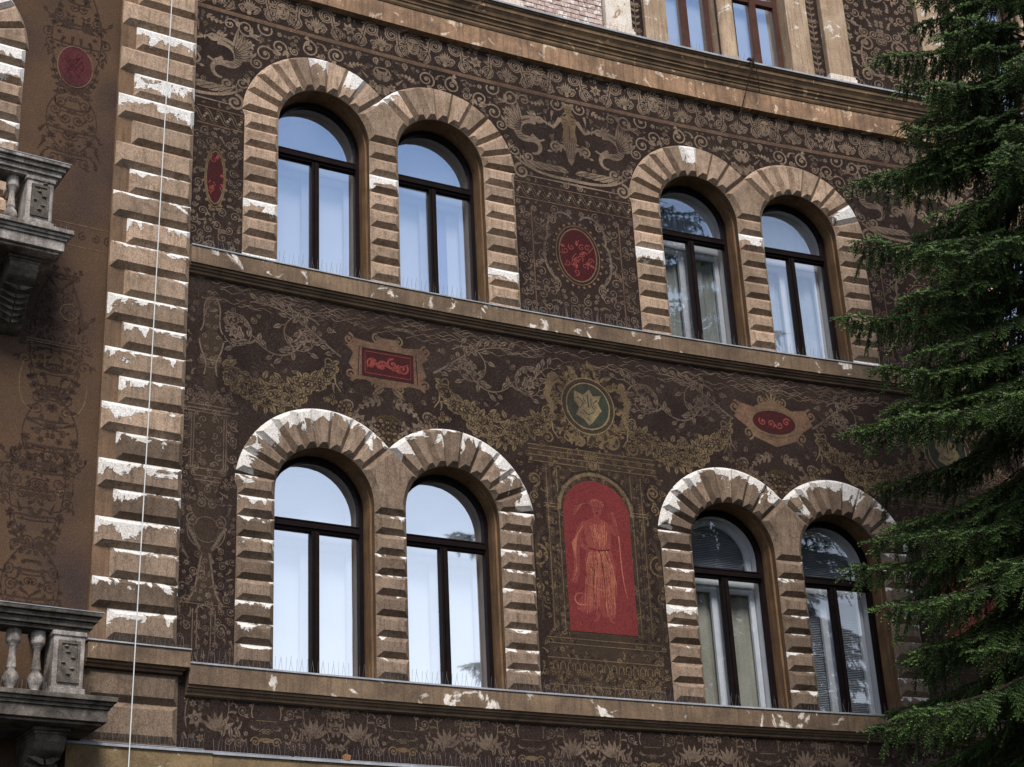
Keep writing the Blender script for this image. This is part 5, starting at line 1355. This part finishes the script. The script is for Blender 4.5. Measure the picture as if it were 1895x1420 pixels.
def crown_r(z): return float(np.interp(z, [2, 4, 6, 9, 12, 14, 16, 18, 20, 20.5], [3.3, 3.25, 3.2, 2.9, 2.4, 1.85, 1.35, .85, .3, .15]))
TIPS = [(13.72, 186, 1.91), (12.34, 200, 1.91), (11.98, 184, 2.46), (10.57, 205, 3.05), (10.09, 188, 2.86), (9.18, 200, 2.42), (8.77, 186, 2.91), (8.5, 205, 2.9), (7.21, 184, 3.09), (6.51, 200, 3.2), (6.25, 190, 2.52), (5.46, 186, 3.06), (13.55, 212, 1.56), (5.31, 208, 3.4), (4.6, 195, 3.2)]
for zt, azd, L in TIPS:          # the long boughs reaching over the windows
    rise, droop = R.uniform(.0, .08), R.uniform(.30, .42)
    bough(zt - L * (rise - droop + .12), math.radians(azd), L - .1, rise, droop)
z = 2.4
while z < TREEH - .3:
    nb = 7 if z < 14 else 5; a0 = R.uniform(0, 6.28)
    for k in range(nb):
        az = a0 + 2 * PI * k / nb + R.gauss(0, .18); right = math.cos(az - .4) > .2
        if right and k % 2: continue
        bough(z + R.uniform(-.2, .2), az, crown_r(z) * R.uniform(.58, .92), R.uniform(-.02, .12), R.uniform(.3, .5), .11 if right else .062)
    z += R.uniform(.29, .38)
for pts, r in BR:
    P = [Vector(p) for p in pts]; V = []; F = []; k = 5
    for i, p in enumerate(P):
        d = (P[min(i + 1, len(P) - 1)] - P[max(i - 1, 0)]).normalized(); a = d.cross(Vector((0, 0, 1))).normalized(); b = d.cross(a); rr = r * (1 - .8 * i / len(P))
        V += [tuple(p + (a * math.cos(t) + b * math.sin(t)) * rr) for t in np.linspace(0, 2 * PI, k, endpoint=False)]
    for i in range(len(P) - 1):
        for j in range(k): F.append((i * k + j, i * k + (j + 1) % k, (i + 1) * k + (j + 1) % k, (i + 1) * k + j))
    mb = MB(); mb.keep = True; mb.add(V, F); mb.obj('branch', BARK, SPR, world=True)
def build_shoots():
    n = len(SH); nv = len(PROTO[0]); Vs = np.empty((n, nv, 3), np.float32); tint = np.empty((n, nv), np.float32)
    for i, (p, d, L, t) in enumerate(SH): Vs[i] = p + (PROTO[i & 3] * L) @ rodrigues(np.asarray(d, float)).T; tint[i] = t
    Vs = Vs.reshape(-1, 3); nt_ = len(Vs) // 3
    me = bpy.data.meshes.new('crown'); me.vertices.add(len(Vs)); me.vertices.foreach_set('co', Vs.ravel()); me.loops.add(len(Vs)); me.loops.foreach_set('vertex_index', np.arange(len(Vs), dtype=np.int32))
    me.polygons.add(nt_); me.polygons.foreach_set('loop_start', np.arange(0, len(Vs), 3, dtype=np.int32)); me.polygons.foreach_set('loop_total', np.full(nt_, 3, np.int32))
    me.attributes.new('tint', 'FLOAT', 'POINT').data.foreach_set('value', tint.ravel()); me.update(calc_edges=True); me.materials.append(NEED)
    o = bpy.data.objects.new('crown', me); link(o, SPR); o['kind'] = 'stuff'; return nt_
build_shoots()
# a second spruce farther along the street, mirrored in the panes
def copy_tree(o, loc, rz, label):
    r = o.copy(); C.objects.link(r); r.location = loc; r.rotation_euler.z = rz; r['label'] = label
    for ch in list(o.children):
        c = ch.copy(); C.objects.link(c); c.parent = r; c.matrix_parent_inverse = ROOTINV[o.name]
    return r
copy_tree(SPR, (13.0, 15.2, 0), 2.2, 'second tall spruce farther right along the street, mirrored in the window panes')
